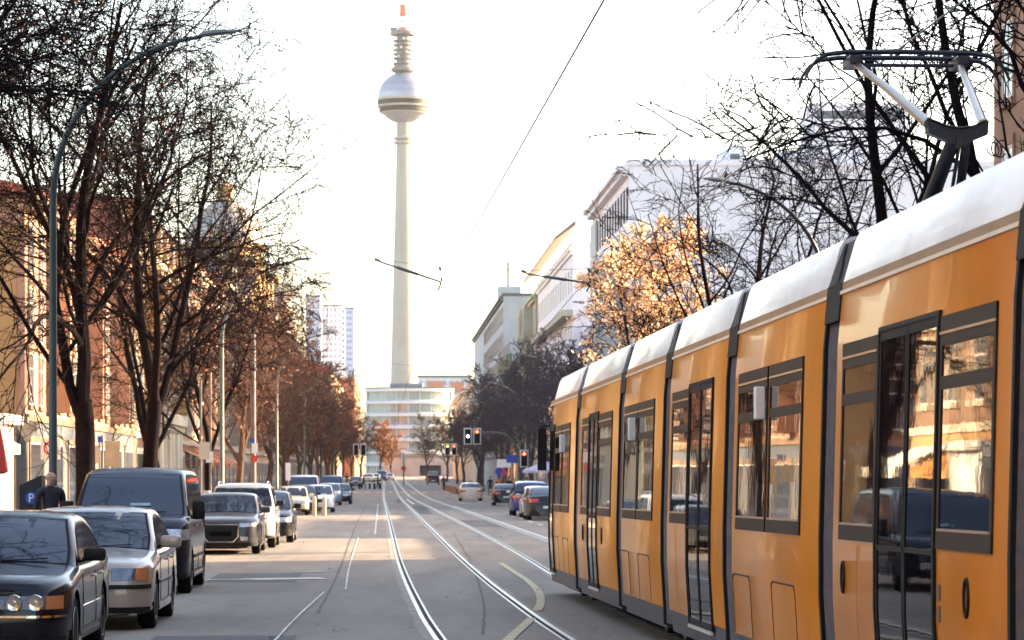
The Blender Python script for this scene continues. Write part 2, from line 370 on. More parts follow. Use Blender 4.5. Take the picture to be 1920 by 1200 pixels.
def tr_window(sd, ya, yb, z0, z1, par, n=1, transom=2.25):
    mb = MB(); y0, y1 = min(ya, yb), max(ya, yb); fr = mt['frame']
    panel(mb, sd, y0, y1, z1 - .17, z1, 0, .014, fr); panel(mb, sd, y0, y1, z1 - .105, z1 - .09, .014, .02, mt['steel'])
    panel(mb, sd, y0, y1, z0, z0 + .10, 0, .014, fr); panel(mb, sd, y0 + .03, y1 - .03, z0 + .10, z0 + .115, 0, .017, mt['steel'])
    panel(mb, sd, y0, y0 + .05, z0, z1, 0, .013, fr); panel(mb, sd, y1 - .05, y1, z0, z1, 0, .013, fr)
    if transom: panel(mb, sd, y0, y1, transom - .045, transom + .03, 0, .0125, fr)
    panel(mb, sd, y0 + .05, y1 - .05, z0 + .10, z1 - .17, 0, .006, mt['glass'])
    return mb.build('window', par)
def tr_door(sd, ya, yb, par, leaves=2, z0=.36, z1=2.63):
    y0, y1 = min(ya, yb), max(ya, yb)
    fr = MB(); panel(fr, sd, y0 - .035, y0, z0, z1 + .03, 0, .02, mt['black']); panel(fr, sd, y1, y1 + .035, z0, z1 + .03, 0, .02, mt['black'])
    panel(fr, sd, y0, y1, z1, z1 + .03, 0, .02, mt['black']); fr.build('door_frame', par)
    w_ = (y1 - y0) / leaves
    for k in range(leaves):
        mb = MB(); a, b = y0 + k * w_ + .012, y0 + (k + 1) * w_ - .012
        panel(mb, sd, a, b, z0, z1, 0, .006, mt['glass'])
        panel(mb, sd, a, a + .035, z0, z1, .006, .013, mt['black']); panel(mb, sd, b - .035, b, z0, z1, .006, .013, mt['black'])
        panel(mb, sd, a, b, 1.27, 1.30, .006, .013, mt['black']); panel(mb, sd, a, b, z0, z0 + .06, .006, .014, mt['black'])
        panel(mb, sd, a, b, z1 - .06, z1, .006, .014, mt['black'])
        mb.build('door_leaf', par)
    mb = MB(); panel(mb, sd, y0, y1, z0 - .035, z0 - .004, 0, .03, mt['trim']); mb.build('door_step', par)
cuts = [47.1, 41.5, 35.2, 30.4, 25.5, 20.4, 14.6, 9.0, 4.0]
# windows and doors by module, in image columns of the near side turned into metres along the tram
spec = [
    dict(door=[(1029, 1036, 1)], win=[(1038, 1050), (1051, 1065)], hatch=[(1037, 1045), (1054, 1063)], box=1057),
    dict(door=[(1101, 1117, 2)], win=[(1088, 1100), (1119, 1143)], oval=[1092, 1127], hatch=[]),
    dict(door=[], win=[(1166, 1191), (1192, 1221)], hatch=[(1159, 1177), (1194, 1215)], box=1188),
    dict(door=[(1287, 1329, 2)], win=[(1255, 1285)], hatch=[], oval=[]),
    dict(door=[], win=[(1378, 1432), (1436, 1497)], hatch=[(1371, 1403), (1443, 1487)], box=1429),
    dict(door=[(1640, 1748, 2)], win=[(1571, 1636), (1753, 1856)], hatch=[], oval=[1578, 1808], vents=1752),
    dict(door=[], win=[(2050, 2250), (2260, 2520)], hatch=[]),
    dict(door=[(2900, 3300, 2)], win=[], hatch=[]),
]
for i in range(8):
    ya, yb = cuts[i + 1] - D0 + .28, cuts[i] - D0 - (.28 if i else 0)
    mb = MB(); rows = []
    yy = [ya, ya + .03, yb - .03, yb] if i else [ya, ya + .03, yb - .9, yb - .45, yb - .15, yb]
    for y in yy:
        nar = 0.0
        if i == 0 and y > yb - .8: nar = {0: .10}.get(0) * ((y - (yb - .9)) / .9) ** 2 * 2.2
        e = .012 if (y == ya or (y == yb and i)) else 0
        pr = [(-1, z) for z, _ in SX[1:-1]] + [(1, z) for z, _ in reversed(SX[1:-1])]
        rows.append([(s * (sx(z) - nar - e), y, z) for s, z in pr])
    mb.grid(rows, mt['yellow'], True)
    n = len(rows[0]); o = 0
    mb.f.append(tuple(range(n))); mb.m.append(0); mb.f.append(tuple(range((len(rows) - 1) * n, len(rows) * n))[::-1]); mb.m.append(0)
    body = mb.build('body_section', troot, ang=40)
    for sd in (-1, 1):
        sp = spec[i]
        wl = sp['win']
        for a, b in wl: tr_window(sd, y_at(a), y_at(b), 1.31, 2.62, body)
        for a, b, l in sp['door']: tr_door(sd, y_at(a), y_at(b), body, l)
        for a, b in sp['hatch']:
            y0, y1 = y_at(b), y_at(a); hm = MB(); r = .07; zt = .93; pts = [(y0, .43), (y0, zt - r)]
            pts += [(y0 + r - r * math.cos(q), zt - r + r * math.sin(q)) for q in (.5, 1.05, 1.57)] + [(y1 - r + r * math.sin(q), zt - r + r * math.cos(q)) for q in (0, .5, 1.05, 1.57)] + [(y1, .43)]
            hm.tube([(sd * (sx(z) + .0005), y, z) for y, z in pts], .0045, 4, mt['black']); 
            hm.tube([(sd * (sx(z) + .001), y, z) for y, z in pts[1:-1]][1:-1], .007, 4, mt['black']); hm.build('hatch', body)
        for x in sp.get('oval', []):
            ym = y_at(x); om = MB(); pr = [(math.cos(q * .3142) * .055, math.sin(q * .3142) * .10) for q in range(20)]; zc = 1.06
            om.tube([(sd * (sx(zc + b) + .004), ym + a, zc + b) for a, b in pr + pr[:1]], .012, 6, mt['black'])
            om.build('door_button', body)
        if 'vents' in sp:
            ym = y_at(sp['vents']); vm = MB()
            for z0 in (1.02, .90): panel(vm, sd, ym - .10, ym - .04, z0, z0 + .09, .001, .006, mt['tramgrey'])
            vm.build('vent', body)
        if 'box' in sp:
            ym = y_at(sp['box']); bm_ = MB(); x0, x1 = sorted((sd * 1.19, sd * 1.27)); bm_.box(x0, x1, ym - .035, ym + .07, 2.20, 2.46, mt['wpaint']); bm_.build('side_lamp', body, bevel=.01)
        tm = MB(); panel(tm, sd, ya, yb, 2.975, 3.0, -.002, .012, mt['trim']); panel(tm, sd, ya, yb, 3.002, 3.058, -.01, .002, mt['strip']); tm.build('gutter', body)
        if i in (1, 3, 5):
            for q in (.33, .5, .8):
                tm = MB(); yq = ya + (yb - ya) * q + .11; panel(tm, sd, yq, yq + .003, .43, 1.28, .0003, .0015, mt['strip']); tm.build('seam', body)
        if i == 5:
            tm = MB(); panel(tm, sd, ya, ya + .004, .45, 2.9, .0005, .002, mt['strip']); tm.build('seam', body)
    sk = MB(); ys0, ys1 = ya + .01, yb - (.01 if i else .25)
    sk.add([(-1.165, ys0, .42), (-1.165, ys1, .42), (-1.13, ys1, .20), (-1.13, ys0, .20), (1.165, ys0, .42), (1.165, ys1, .42), (1.13, ys1, .20), (1.13, ys0, .20)],
           [(0, 1, 2, 3), (4, 7, 6, 5), (0, 3, 7, 4), (1, 5, 6, 2), (3, 2, 6, 7), (0, 4, 5, 1)], mt['tramgrey']); sk.build('skirt', body)
    rf = MB(); rows = []
    for k, y in enumerate([ya + .02, ya + .10, yb - (.10 if i else .75), yb - (.02 if i else .12)]):
        e = .03 if k in (0, 3) else 0; dr = .20 if (i == 0 and k == 3) else 0; dx = .07 if (i == 0 and k == 3) else 0
        pr = [(1.125, 3.06), (1.115, 3.10), (1.045, 3.34), (1.015, 3.40), (.93, 3.43), (0, 3.45)]
        L_ = [(-x + dx, z - (dr if z > 3.1 else 0) * (z - 3.1) / .3) for x, z in pr]; full = L_ + [(-x, z) for x, z in reversed(L_[:-1])]
        rows.append([(x * (1 - e * .1), y, z - e * .1) for x, z in full])
    rf.grid(rows, mt['tramwhite'])
    for q in (0, len(rows) - 1): rf.f.append(tuple(range(q * 11, q * 11 + 11))); rf.m.append(0)
    rfo = rf.build('roof_fairing', troot, ang=28)
    if i == 5:
        v = MB(); v.add([(-1.085, 6.7, 3.17), (-1.085, 6.82, 3.17), (-1.058, 6.82, 3.235), (-1.058, 6.7, 3.235)], [(0, 1, 2, 3)], mt['strip']); v.build('latch', rfo)
    # running gear
    if i in (0, 2, 4, 6):
        bg_ = MB(); ym = (ya + yb) / 2
        bg_.box(-1.0, 1.0, ym - 1.3, ym + 1.3, .14, .40, mt['under'])
        for wy in (ym - .9, ym + .9):
            for wx in (-.74, .74): bg_.lathe([(.30, -.06), (.31, 0), (.30, .06)], 20, mt['darkmetal'], (wx, wy, .31), 'x')
        bg_.build('bogie', troot)
    else:
        bg_ = MB(); bg_.box(-1.0, 1.0, ya + .3, yb - .3, .16, .40, mt['under']); bg_.build('underframe', troot)
    if i < 7:                                       # gangway bellows between this module and the next
        c = cuts[i + 1] - D0; bl = MB(); rows = []
        nrib = 9
        for k in range(2 * nrib + 1):
            y = c - .275 + .55 * k / (2 * nrib); d = .055 if k % 2 else .025
            prof = [(-(sx(z) - d), z) for z in (.26, .42, .9, 1.3, 2.62, 3.0)] + [(-(1.08 - d), 3.12), (-(1.03 - d), 3.37), (0, 3.43), ((1.03 - d), 3.37), ((1.08 - d), 3.12)] + [((sx(z) - d), z) for z in (3.0, 2.62, 1.3, .9, .42, .26)]
            rows.append([(x, y, z) for x, z in prof])
        bl.grid(rows, mt['bellows'], True); blo = bl.build('bellows', troot)
        for sd in (-1, 1):
            cp = MB()
            panel(cp, sd, c - .285, c + .285, 2.80, 3.06, -.03, .008, mt['black'])
            panel(cp, sd, c + .225, c + .285, .24, 2.8, -.03, .002, mt['black'])
            x0, x1 = sorted((sd * 1.0, sd * 1.115)); cp.add([(sd * 1.13, c + .17, 3.06), (sd * 1.13, c + .28, 3.06), (sd * 1.01, c + .28, 3.37), (sd * 1.01, c + .17, 3.37)], [(0, 1, 2, 3)], mt['black'])
            cp.build('gangway_cap', blo)
# cab front, mirror
fr = MB(); yf = 47.1 - D0; rows = []
for k, (dy, zz, ww) in enumerate([(0, .45, .95), (.16, .9, .98), (.18, 1.3, .97), (.05, 2.0, .93), (-.10, 2.7, .9)]):
    rows.append([(x * ww, yf + dy - (abs(x) ** 3) * .2, zz) for x in (-1, -.6, 0, .6, 1)])
fr.grid(rows, mt['glass']); fr.build('windscreen', troot, ang=60)
mr = MB(); mr.box(-1.36, -1.22, yf - .25, yf - .13, 1.95, 2.62, mt['black']); mr.tube([(-1.1, yf - .3, 2.66), (-1.29, yf - .2, 2.66), (-1.29, yf - .19, 2.4)], .02, 6, mt['black']); mr.build('mirror', troot, bevel=.02)
# pantograph
pg = MB(); yk, yh = 11.65, 13.7; DM = mt['darkmetal']
pg.box(-.55, .55, 12.0, 14.2, 3.42, 3.50, DM)
for x in (-.5, .5):
    for y in (12.1, 14.1): pg.lathe([(.05, 3.36), (.08, 3.38), (.05, 3.40), (.08, 3.43)], 8, mt['insul'], (x, y, 0))
pgo = pg.build('pantograph', troot)
a = MB(); a.tube([(-.05, 13.3, 3.46), (-.02, yk + .03, 4.24)], [.075, .055], 8, DM); a.build('lower_arm', pgo, ang=60)
a = MB(); a.tube([(.22, 12.9, 3.46), (.08, yk + .06, 4.25)], .035, 6, DM); a.tube([(.10, 12.7, 3.46), (.02, yk + .02, 4.22)], .014, 6, DM); a.build('control_rod', pgo, ang=60)
a = MB(); a.prism([(-.235, 4.37), (-.10, 4.315), (.0, 4.30), (.10, 4.315), (.225, 4.37), (.215, 4.26), (.03, 4.185), (-.03, 4.185), (-.225, 4.27)], yk - .05, yk + .05, DM, 'y')
a.prism([(-.235, 4.374), (-.10, 4.318), (.0, 4.303), (.10, 4.318), (.225, 4.374), (.225, 4.380), (.1, 4.325), (0, 4.31), (-.1, 4.325), (-.235, 4.38)], yk - .09, yk + .07, mt['steel'], 'y')
a.box(-.02, .02, yk - .08, yk + .02, 4.16, 4.26, DM); a.build('yoke', pgo, bevel=.006)
for x0, x1 in ((-.215, -.42), (.19, .45)):
    a = MB(); a.tube([(x0, yk, 4.34), ((x0 + x1) / 2, (yk + yh) / 2, 4.735), (x1, yh, 5.10)], [.042, .034, .026], 8, mt['steel']); a.build('upper_arm', pgo, ang=60)
for k, (dy, dz, h0) in enumerate(((-.16, .0, .66), (.16, .0, .66))):
    a = MB(); pts = [(-.83, yh + dy, 4.93 + dz), (-.80, yh + dy, 5.0 + dz), (-.74, yh + dy, 5.08 + dz), (-.66, yh + dy, 5.13 + dz), (-.5, yh + dy, 5.15 + dz), (0, yh + dy, 5.155 + dz), (.5, yh + dy, 5.15 + dz), (.66, yh + dy, 5.13 + dz), (.74, yh + dy, 5.08 + dz), (.80, yh + dy, 5.0 + dz), (.83, yh + dy, 4.93 + dz)]
    a.tube(pts, [.010, .013, .016, .02, .022, .022, .022, .02, .016, .013, .01], 6, DM); a.build('contact_strip', pgo, ang=60)
a = MB(); a.tube([(-.40, yh, 5.07), (.43, yh, 5.07)], .016, 6, DM); a.build('cross_bar', pgo, ang=60)
for x in (-.42, .45):
    a = MB(); a.box(x - .05, x + .05, yh - .19, yh + .19, 5.05, 5.13, DM); a.build('spring_box', pgo, bevel=.015)
a = MB()
for k in range(3):
    pts = [(.26 + .05 * math.sin(q * .6 + k) + .03 * k, yk + .05 * math.cos(q * .5), 4.16 + .06 * math.cos(q * .6 + k)) for q in range(9)]; a.tube(pts, .006, 4, DM)
a.build('cable', pgo, ang=60)
# ---------------------------------------------------------------- overhead line
def wire(name, label, pts, r, mat=None, group=None):
    mb = MB(); mb.tube(pts, r, 5, mat or mt['darkmetal'], cap=False); o = mb.build(name, ang=80); return tag(o, label, 'wire', group)
ww = []
for d in (8, 21, 46, 60, 90, 130, 180, 240): ww.append((.66 - .0602 * (d - 21.1) if d < 60 else -1.68 - .045 * (d - 60), d, CAMZ + 3.4 - max(0, d - 60) * .0012))
wire('contact_wire', 'thin dark overhead wire crossing the white sky beside the tower', ww, .0085)
wp = [(4.6 - .0605 * d, d, CAMZ + 3.455) for d in (8, 20, 40, 56)] + [(-.0433 * d + 3.9, d, CAMZ + 3.42 - (d - 56) * .0012) for d in (80, 120, 180, 240)]
wire('contact_wire', 'thin overhead wire running down from the pantograph past the bare tree', wp, .0085)
def support(px0, py0, px1, py1, d, label):
    k = F / d; P = lambda x, y: Vector((PX(x, d), d, CAMZ + (HZ - y) / k))
    o = thing('wire_support', label, 'wire support', P((px0 + px1) / 2, (py0 + py1) / 2), group='steady arms of the tram wire'); b = o.location.copy()
    q = lambda x, y: P(x, y) - b
    a = MB(); L0, L1 = q(px0 + 14, py0 + 7), q(px1, py1 - 2); a.tube([L0, L0.lerp(L1, .25), L0.lerp(L1, .26), L0.lerp(L1, .62), L0.lerp(L1, .63), L1], [.016, .016, .027, .027, .018, .016], 8, mt['polegreen']); a.build('arm_tube', o, ang=50)
    a = MB(); a.tube([q(px0, py0), q(px0 + 4, py0 + 2), q(px0 + 5, py0 + 2.4), q(px0 + 8, py0 + 4), q(px0 + 9, py0 + 4.4), L0], [.012, .04, .015, .04, .015, .02], 8, mt['insul']); a.build('insulator', o)
    a = MB(); a.tube([L1, q(px1 + 1, py1 + 3), q(px1 - 4, py1 + 14)], [.02, .018, .014], 6, mt['darkmetal']); a.tube([q(px1 - 1, py1 - 30), q(px1 + 1, py1 - 22)], .025, 6, mt['insul']); a.tube([q(px1 + 3, py1 - 9), q(px1 + 3, py1 - 2)], .022, 6, mt['insul'])
    a.tube([q(px1 - 1, py1 - 30), q(px1 + 3, py1 - 2)], .005, 4, mt['darkmetal']); a.build('clamp', o)
support(702, 485, 825, 530, 53, 'slanting steady arm with insulator in front of the tower shaft')
support(977, 507, 1104, 533, 53, 'steady arm hanging over the roofs between the tower and the orange tree')
k = F / 53
def q53(x, y): return (PX(x, 53), 53.1, CAMZ + (HZ - y) / k)
wire('span_wire', 'hair-thin span wire crossing the tower shaft', [q53(100, 430), q53(430, 462), q53(702, 485), q53(824, 500), q53(977, 507), q53(1104, 503), q53(1500, 460), q53(1800, 405)], .0035)
k = F / 95
wire('span_wire', 'hair-thin span wire low across the foot of the tower shaft', [(PX(x, 95), 95, CAMZ + (HZ - y) / k) for x, y in ((395, 640), (640, 672), (735, 682), (830, 691), (1000, 700), (1100, 690))], .004)
# ---------------------------------------------------------------- television tower
TD = 1700; tk = F / TD
tw = thing('tv_tower', 'tall concrete television tower with steel sphere and red and white mast', 'tower', (PX(756, TD), TD, 0))
zz = lambda y: (HZ - y) / tk + CAMZ
a = MB(); a.lathe([(9.5, 0), (7.35, zz(722)), (6.5, zz(600)), (5.55, zz(480)), (4.55, zz(350)), (3.95, zz(264)), (3.9, zz(232))], 48, mt['concrete']); a.build('shaft', tw, ang=40)
a = MB()
for y in (259, 267): a.lathe([(3.9, zz(y + 3.4)), (5.5, zz(y + 2.6)), (5.7, zz(y)), (5.5, zz(y - 2)), (3.9, zz(y - 3))], 40, mt['concrete'])
a.build('collar', tw, ang=40)
cz, rr = zz(184), 14.9
def ring(z, r): return (r, z)
a = MB(); pf = []
for q in range(0, 25):
    th = -math.pi / 2 + math.pi * q / 24; pf.append((max(rr * math.cos(th), 4.0 if q < 12 else 3.5), cz + rr * math.sin(th)))
a.lathe(pf, 56, mt['sphere']); sph = a.build('sphere', tw, ang=40)
a = MB()
for y_, r, hh in ((187.5, 15.25, .75), (200, 14.95, .65), (212, 13.2, .45)):
    z_ = zz(y_); a.lathe([(r - 1.5, z_ - hh), (r, z_ - hh + .1), (r, z_ + hh - .1), (r - 1.5, z_ + hh)], 56, mt['concrete'])
a.build('gallery_band', sph, ang=30)
a = MB()
for y_, r in ((193.7, 14.98), (206, 14.0)): a.lathe([(r - .3, zz(y_) - 1.35), (r, zz(y_) - 1.3), (r, zz(y_) + 1.3), (r - .3, zz(y_) + 1.35)], 56, mt['black'])
a.build('gallery_windows', sph)
a = MB()
for f_ in (.22, .52): 
    r = rr * math.cos(math.asin(f_)); a.lathe([(r - .3, cz + f_ * rr - .15), (r + .12, cz + f_ * rr), (r - .5, cz + f_ * rr + .25)], 56, mt['towergrey'])
a.build('panel_seam', sph)
a = MB(); TG = mt['towergrey']; a.lathe([(5.6, zz(136)), (7.2, zz(133)), (7.2, zz(129)), (5.5, zz(125)), (5.5, zz(123))], 32, TG); a.lathe([(4.0, zz(124)), (3.9, zz(66))], 24, TG)
RG = []
for y in (120, 110, 102, 94, 85, 77): RG.append(MB()); RG[-1].lathe([(4.0, zz(y) - .3), (6.0, zz(y) - .35), (6.0, zz(y) + .35), (4.0, zz(y) + .3)], 24, TG)
a.lathe([(5.4, zz(68)), (7.4, zz(66)), (7.5, zz(61)), (6.3, zz(58)), (2.4, zz(57))], 32, TG)
for j in range(10):
    t0 = j * .628; a.tube([(5.8 * math.cos(t0), 5.8 * math.sin(t0), zz(122)), (5.8 * math.cos(t0), 5.8 * math.sin(t0), zz(76))], .13, 4, TG)
for x, y, s_ in ((-2.4, 108, .9), (2.0, 98, .8), (.6, 75, .9), (3.0, 118, .9), (-1.0, 90, .7)):
    q = MB(); q.lathe([(.01, -.2), (s_, 0), (s_, .2), (.01, .3)], 12, mt['towerwhite'], (x, -4.9, zz(y)), 'y'); q.build('dish_antenna', tw)
ap = a.build('antenna_platform', tw, ang=30)
for q in RG: q.build('platform_ring', ap, ang=30)
a = MB(); a.lathe([(2.6, zz(57)), (2.6, zz(52)), (1.9, zz(51)), (1.9, zz(30)), (1.65, zz(9)), (1.2, zz(8)), (1.1, zz(-40)), (.6, zz(-300))], 20, mt['towerwhite']); ma = a.build('mast', tw, ang=30)
a = MB(); a.lathe([(3.0, zz(58)), (3.0, zz(52))], 20, mt['towerred']); a.build('red_band', ma, ang=30); a = MB(); a.lathe([(2.3, zz(31)), (2.3, zz(24)), (2.0, zz(23)), (2.0, zz(9))], 20, mt['towerred']); a.build('red_band', ma, ang=30); a = MB(); a.lathe([(1.85, zz(42)), (2.5, zz(41.7)), (2.5, zz(41.2)), (1.85, zz(41))], 20, TG); a.build('mast_ring', ma, ang=30)
a = MB(); a.box(-7.6, -3.4, -2, 1, zz(58), zz(52), TG); a.tube([(-7.4, -1, zz(54)), (-7.7, -1, zz(96))], .14, 4, TG); a.build('crane', tw)
# ---------------------------------------------------------------- trees
def rv(r, a=1.0): return Vector((r.gauss(0, a), r.gauss(0, a), r.gauss(0, a)))
def gen_tree(seed, H=13.0, fork=3.0, tr=.24, lead=3, kids=(8, 8, 8, 4), lang=(10, 30), bang=(32, 72), reach=.52, twig=.007, mat='bark', leaves=0, leafmat='leaf_d', leafsize=.05, droop=.05, curl=.13, sag=0.0):
    r = random.Random(seed); T = MB(); B = MB(); lm = mt[leafmat]; bm_ = mt[mat]; tips = []
    p = Vector((0, 0, -.1)); pts = [p.copy()]; d = Vector((r.gauss(0, .04), r.gauss(0, .04), 1)); n = 8
    for i in range(n):
        d += Vector((r.gauss(0, .06), r.gauss(0, .06), 0)); d.normalize(); p = p + d * (fork + .1) / n; pts.append(p.copy())
    T.tube(pts, [tr * 1.4, tr * 1.15] + [tr * (1.04 - .12 * i / n + r.uniform(-.03, .03)) for i in range(2, n + 1)], 12, bm_)
    st = []; a0 = r.uniform(0, 6)
    for i in range(lead):
        az = a0 + 2 * math.pi * (i + r.uniform(-.2, .2)) / lead; an = R(r.uniform(*lang))
        dd = Vector((math.sin(an) * math.cos(az), math.sin(an) * math.sin(az), math.cos(an)))
        k = 1 - .22 * i; base = pts[-1].lerp(pts[-4], 1 - k) - dd * tr * .2
        st.append((base, dd, (H - fork) * r.uniform(.86, 1.02), tr * (.74 if i == 0 else .58), 1))
    while st:
        p, d, L, rr, lv = st.pop()
        ns = {1: 9, 2: 8, 3: 6, 4: 4, 5: 3}[lv]; sd_ = {1: 8, 2: 6, 3: 4, 4: 3, 5: 3}[lv]
        P = [p.copy()]; q = p.copy(); dd = d.copy(); ph = rv(r, curl)
        for i in range(ns):
            u = i / ns; up = {1: .05, 2: .09 * (1 - 2 * u) - sag, 3: .03 - sag * .5 - droop * u, 4: -droop, 5: -droop * 1.5}[lv]
            dd = dd + rv(r, curl * (.55 if lv == 1 else .9)) + ph * .22 + Vector((0, 0, up)); dd.normalize(); q = q + dd * L / ns; P.append(q.copy())
        rend = {1: .22, 2: .28, 3: .4, 4: .6, 5: .6}[lv]
        B.tube(P, [rr * (1 - (1 - rend) * i / ns) for i in range(ns + 1)], sd_, bm_, cap=False)
        if lv >= 4: tips.append(P)
        if lv < 5:
            m = kids[lv - 1]
            for j in range(m):
                t = (j + r.uniform(.1, .9)) / m; t = (.08 + .88 * t) if lv == 1 else (.2 + .8 * t)
                i = min(int(t * ns), ns - 1); u = t * ns - i; base = P[i].lerp(P[i + 1], u); ax = (P[i + 1] - P[i]).normalized()
                if lv == 1:
                    az = j * 2.4 + r.uniform(-.5, .5); an = R(r.uniform(*bang)) * (1.0 - .35 * t); nd = Vector((math.sin(an) * math.cos(az), math.sin(an) * math.sin(az), math.cos(an)))
                    Lc = H * reach * r.uniform(.75, 1.1) * (1 - .55 * t)
                else:
                    pr = ax.cross(rv(r)).normalized(); an = R(r.uniform(28, 66)); nd = ax * math.cos(an) + pr * math.sin(an); nd.z += .05; nd.normalize()
                    Lc = L * r.uniform(.36, .60) * (1.12 - .45 * t)
                rc = rr * (1 - (1 - rend) * t) * {1: .50, 2: .46, 3: .5, 4: .6}[lv]
                if lv == 2: rc = min(rc, .034)
                if lv >= 3: rc = {3: twig * 1.5, 4: twig}[lv]
                st.append((base, nd, Lc, max(rc, twig), lv + 1))
    for i in range(leaves):
        P = r.choice(tips); k = r.randrange(len(P) - 1); c = P[k].lerp(P[k + 1], r.random()) + rv(r, leafsize)
        a = rv(r).normalized(); b = a.cross(rv(r)).normalized(); s_ = leafsize * r.uniform(.6, 1.3)
        B.add([c - a * s_, c - b * s_ * .6, c + a * s_, c + b * s_ * .6], [(0, 1, 2, 3)], lm)
    return T.mesh('trunk', 60, fix=False), B.mesh('crown', None, fix=False)
LIB = {
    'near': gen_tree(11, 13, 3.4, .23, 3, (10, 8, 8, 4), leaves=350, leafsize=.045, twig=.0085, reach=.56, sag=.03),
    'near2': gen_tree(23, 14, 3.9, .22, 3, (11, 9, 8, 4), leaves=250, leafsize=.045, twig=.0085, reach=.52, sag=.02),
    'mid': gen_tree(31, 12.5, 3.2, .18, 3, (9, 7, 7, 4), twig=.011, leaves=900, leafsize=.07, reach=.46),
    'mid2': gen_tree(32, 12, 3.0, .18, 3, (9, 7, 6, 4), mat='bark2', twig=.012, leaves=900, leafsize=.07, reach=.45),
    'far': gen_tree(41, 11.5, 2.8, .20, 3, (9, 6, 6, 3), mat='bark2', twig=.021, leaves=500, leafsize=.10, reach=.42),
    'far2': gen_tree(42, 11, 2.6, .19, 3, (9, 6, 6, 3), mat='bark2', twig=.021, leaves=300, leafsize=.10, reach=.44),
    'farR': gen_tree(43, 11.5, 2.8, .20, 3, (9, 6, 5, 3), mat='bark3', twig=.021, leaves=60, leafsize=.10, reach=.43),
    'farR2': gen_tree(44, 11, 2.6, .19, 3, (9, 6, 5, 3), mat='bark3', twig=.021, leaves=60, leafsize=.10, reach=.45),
    'right': gen_tree(57, 13.5, 4.2, .20, 4, (7, 6, 6, 3), lang=(14, 38), leaves=40, leafsize=.05, twig=.010, reach=.52),
    'right2': gen_tree(68, 12.5, 3.6, .20, 3, (7, 6, 5, 3), lang=(14, 34), leaves=40, leafsize=.06, twig=.010, reach=.50),
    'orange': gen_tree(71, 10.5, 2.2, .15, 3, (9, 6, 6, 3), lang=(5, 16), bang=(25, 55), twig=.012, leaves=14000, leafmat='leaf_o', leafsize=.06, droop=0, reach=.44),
    'rust': gen_tree(77, 10.5, 2.2, .15, 3, (8, 5, 5, 3), lang=(5, 16), bang=(25, 55), twig=.03, leaves=5500, leafmat='leaf_r', leafsize=.12, droop=0, reach=.36),
}
def put_tree(kind, s, t, label, rz=0.0, sc=1.0, group=None, lean=(0, 0), name='bare_tree', dz=.12):
    o = thing(name, label, 'tree', at(s, t, dz), rz, group); o.scale = (sc,) * 3; o.rotation_euler = (lean[0], lean[1], rz)
    tm, cm = LIB[kind]; inst(tm, 'trunk', o); inst(cm, 'crown', o); return o
GL = 'bare trees along the left pavement'; GR_ = 'bare trees along the right pavement'
put_tree('near', 30, -7.6, 'nearest bare tree on the left, only branch tips reaching in at upper left', 2.5, .95, GL)
put_tree('near2', 43, -7.9, 'bare tree with arching dark boughs at the far left edge beside the lamp mast', 2.2, 1.0, GL)
put_tree('near', 67, -6.75, 'bare tree with dark forked trunk leaning right, behind the parked van', 4.35, 1.03, GL, (0, .10))
put_tree('near2', 82, -6.8, 'bare tree with thick upright trunk, just right of the forked trunk', .9, 1.0, GL, (0, .05))
put_tree('mid', 106, -7.9, 'bare tree with slim trunk in front of the pale fluted columns', 1.2, .96, GL)
put_tree('mid', 124, -7.4, 'bare tree with sunlit withered leaves beyond the side street', 3.0, .92, GL)
put_tree('mid2', 141, -7.2, 'reddish bare tree over the cream car', 5.0, .98, GL)
i = 0
labs = ['brownish bare tree below the large domed turret', 'bare tree between the domed turret and the smaller turret', 'bare tree behind the parked white van', 'bare tree right of the small turret',
        'bare tree over the dark blue van', 'bare tree with violet brown twigs under the tower blocks', 'low bare tree before the red roofed house', 'dark bare tree left of the hanging traffic signals',
        'dark bare tree just behind the hanging traffic signals', 'bare tree at the far end of the left row', 'small bare tree beside the distant parked cars', 'last bare tree of the left row']
for s, k, sc in ((160, 'mid2', 1.0), (178, 'far', .96), (197, 'far2', 1.0), (216, 'far', 1.02), (237, 'far2', 1.02), (259, 'far', 1.0), (283, 'far2', .98), (308, 'far', 1.0), (338, 'far2', 1.02), (372, 'far', .95), (415, 'far2', .92), (470, 'far', .9)):
    put_tree(k, s, -7.2 + (i % 3) * .25, labs[i], i * 1.9, sc, GL); i += 1
put_tree('right', 46, 10.9, 'large bare tree with heavy dark limbs at the right edge, behind the pantograph', 4.1, 1.06, GR_, (0, 0))
put_tree('right2', 60, 10.3, 'bare tree with steep dark limbs behind the tram, left of the pantograph', .5, 1.08, GR_)
put_tree('right', 78, 10.1, 'bare tree spreading over the middle of the tram roof', 4.4, .86, GR_)
put_tree('right2', 96, 9.9, 'bare tree whose arching boughs cross the orange leaves', 1.4, .72, GR_)
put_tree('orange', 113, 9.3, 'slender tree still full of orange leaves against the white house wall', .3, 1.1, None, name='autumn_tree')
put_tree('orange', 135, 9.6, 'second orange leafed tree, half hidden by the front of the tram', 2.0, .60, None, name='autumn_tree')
i = 0
labs = ['dark bare tree above the front of the tram', 'dark bare tree behind the curved lamp post', 'dark bare tree above the parked blue car', 'dark bare tree before the green scaffolding', 'dark bare tree over the signal arm',
        'dark bare tree left of the signal arm', 'dark bare tree over the pale taxi', 'dark bare tree behind the small pair of signals', 'dark bare tree before the glass office block', 'far bare tree in front of the curved balconies']
for s, k, sc in ((178, 'farR', .92), (196, 'farR2', .95), (214, 'farR', 1.0), (236, 'farR2', 1.02), (260, 'farR', .98), (287, 'farR2', .95), (318, 'farR', .92), (352, 'farR2', .9), (395, 'farR', .95), (450, 'farR2', .95)):
    put_tree(k, s, 10.6 + (i % 2) * .5, labs[i], i * 2.3 + 1, sc, GR_); i += 1
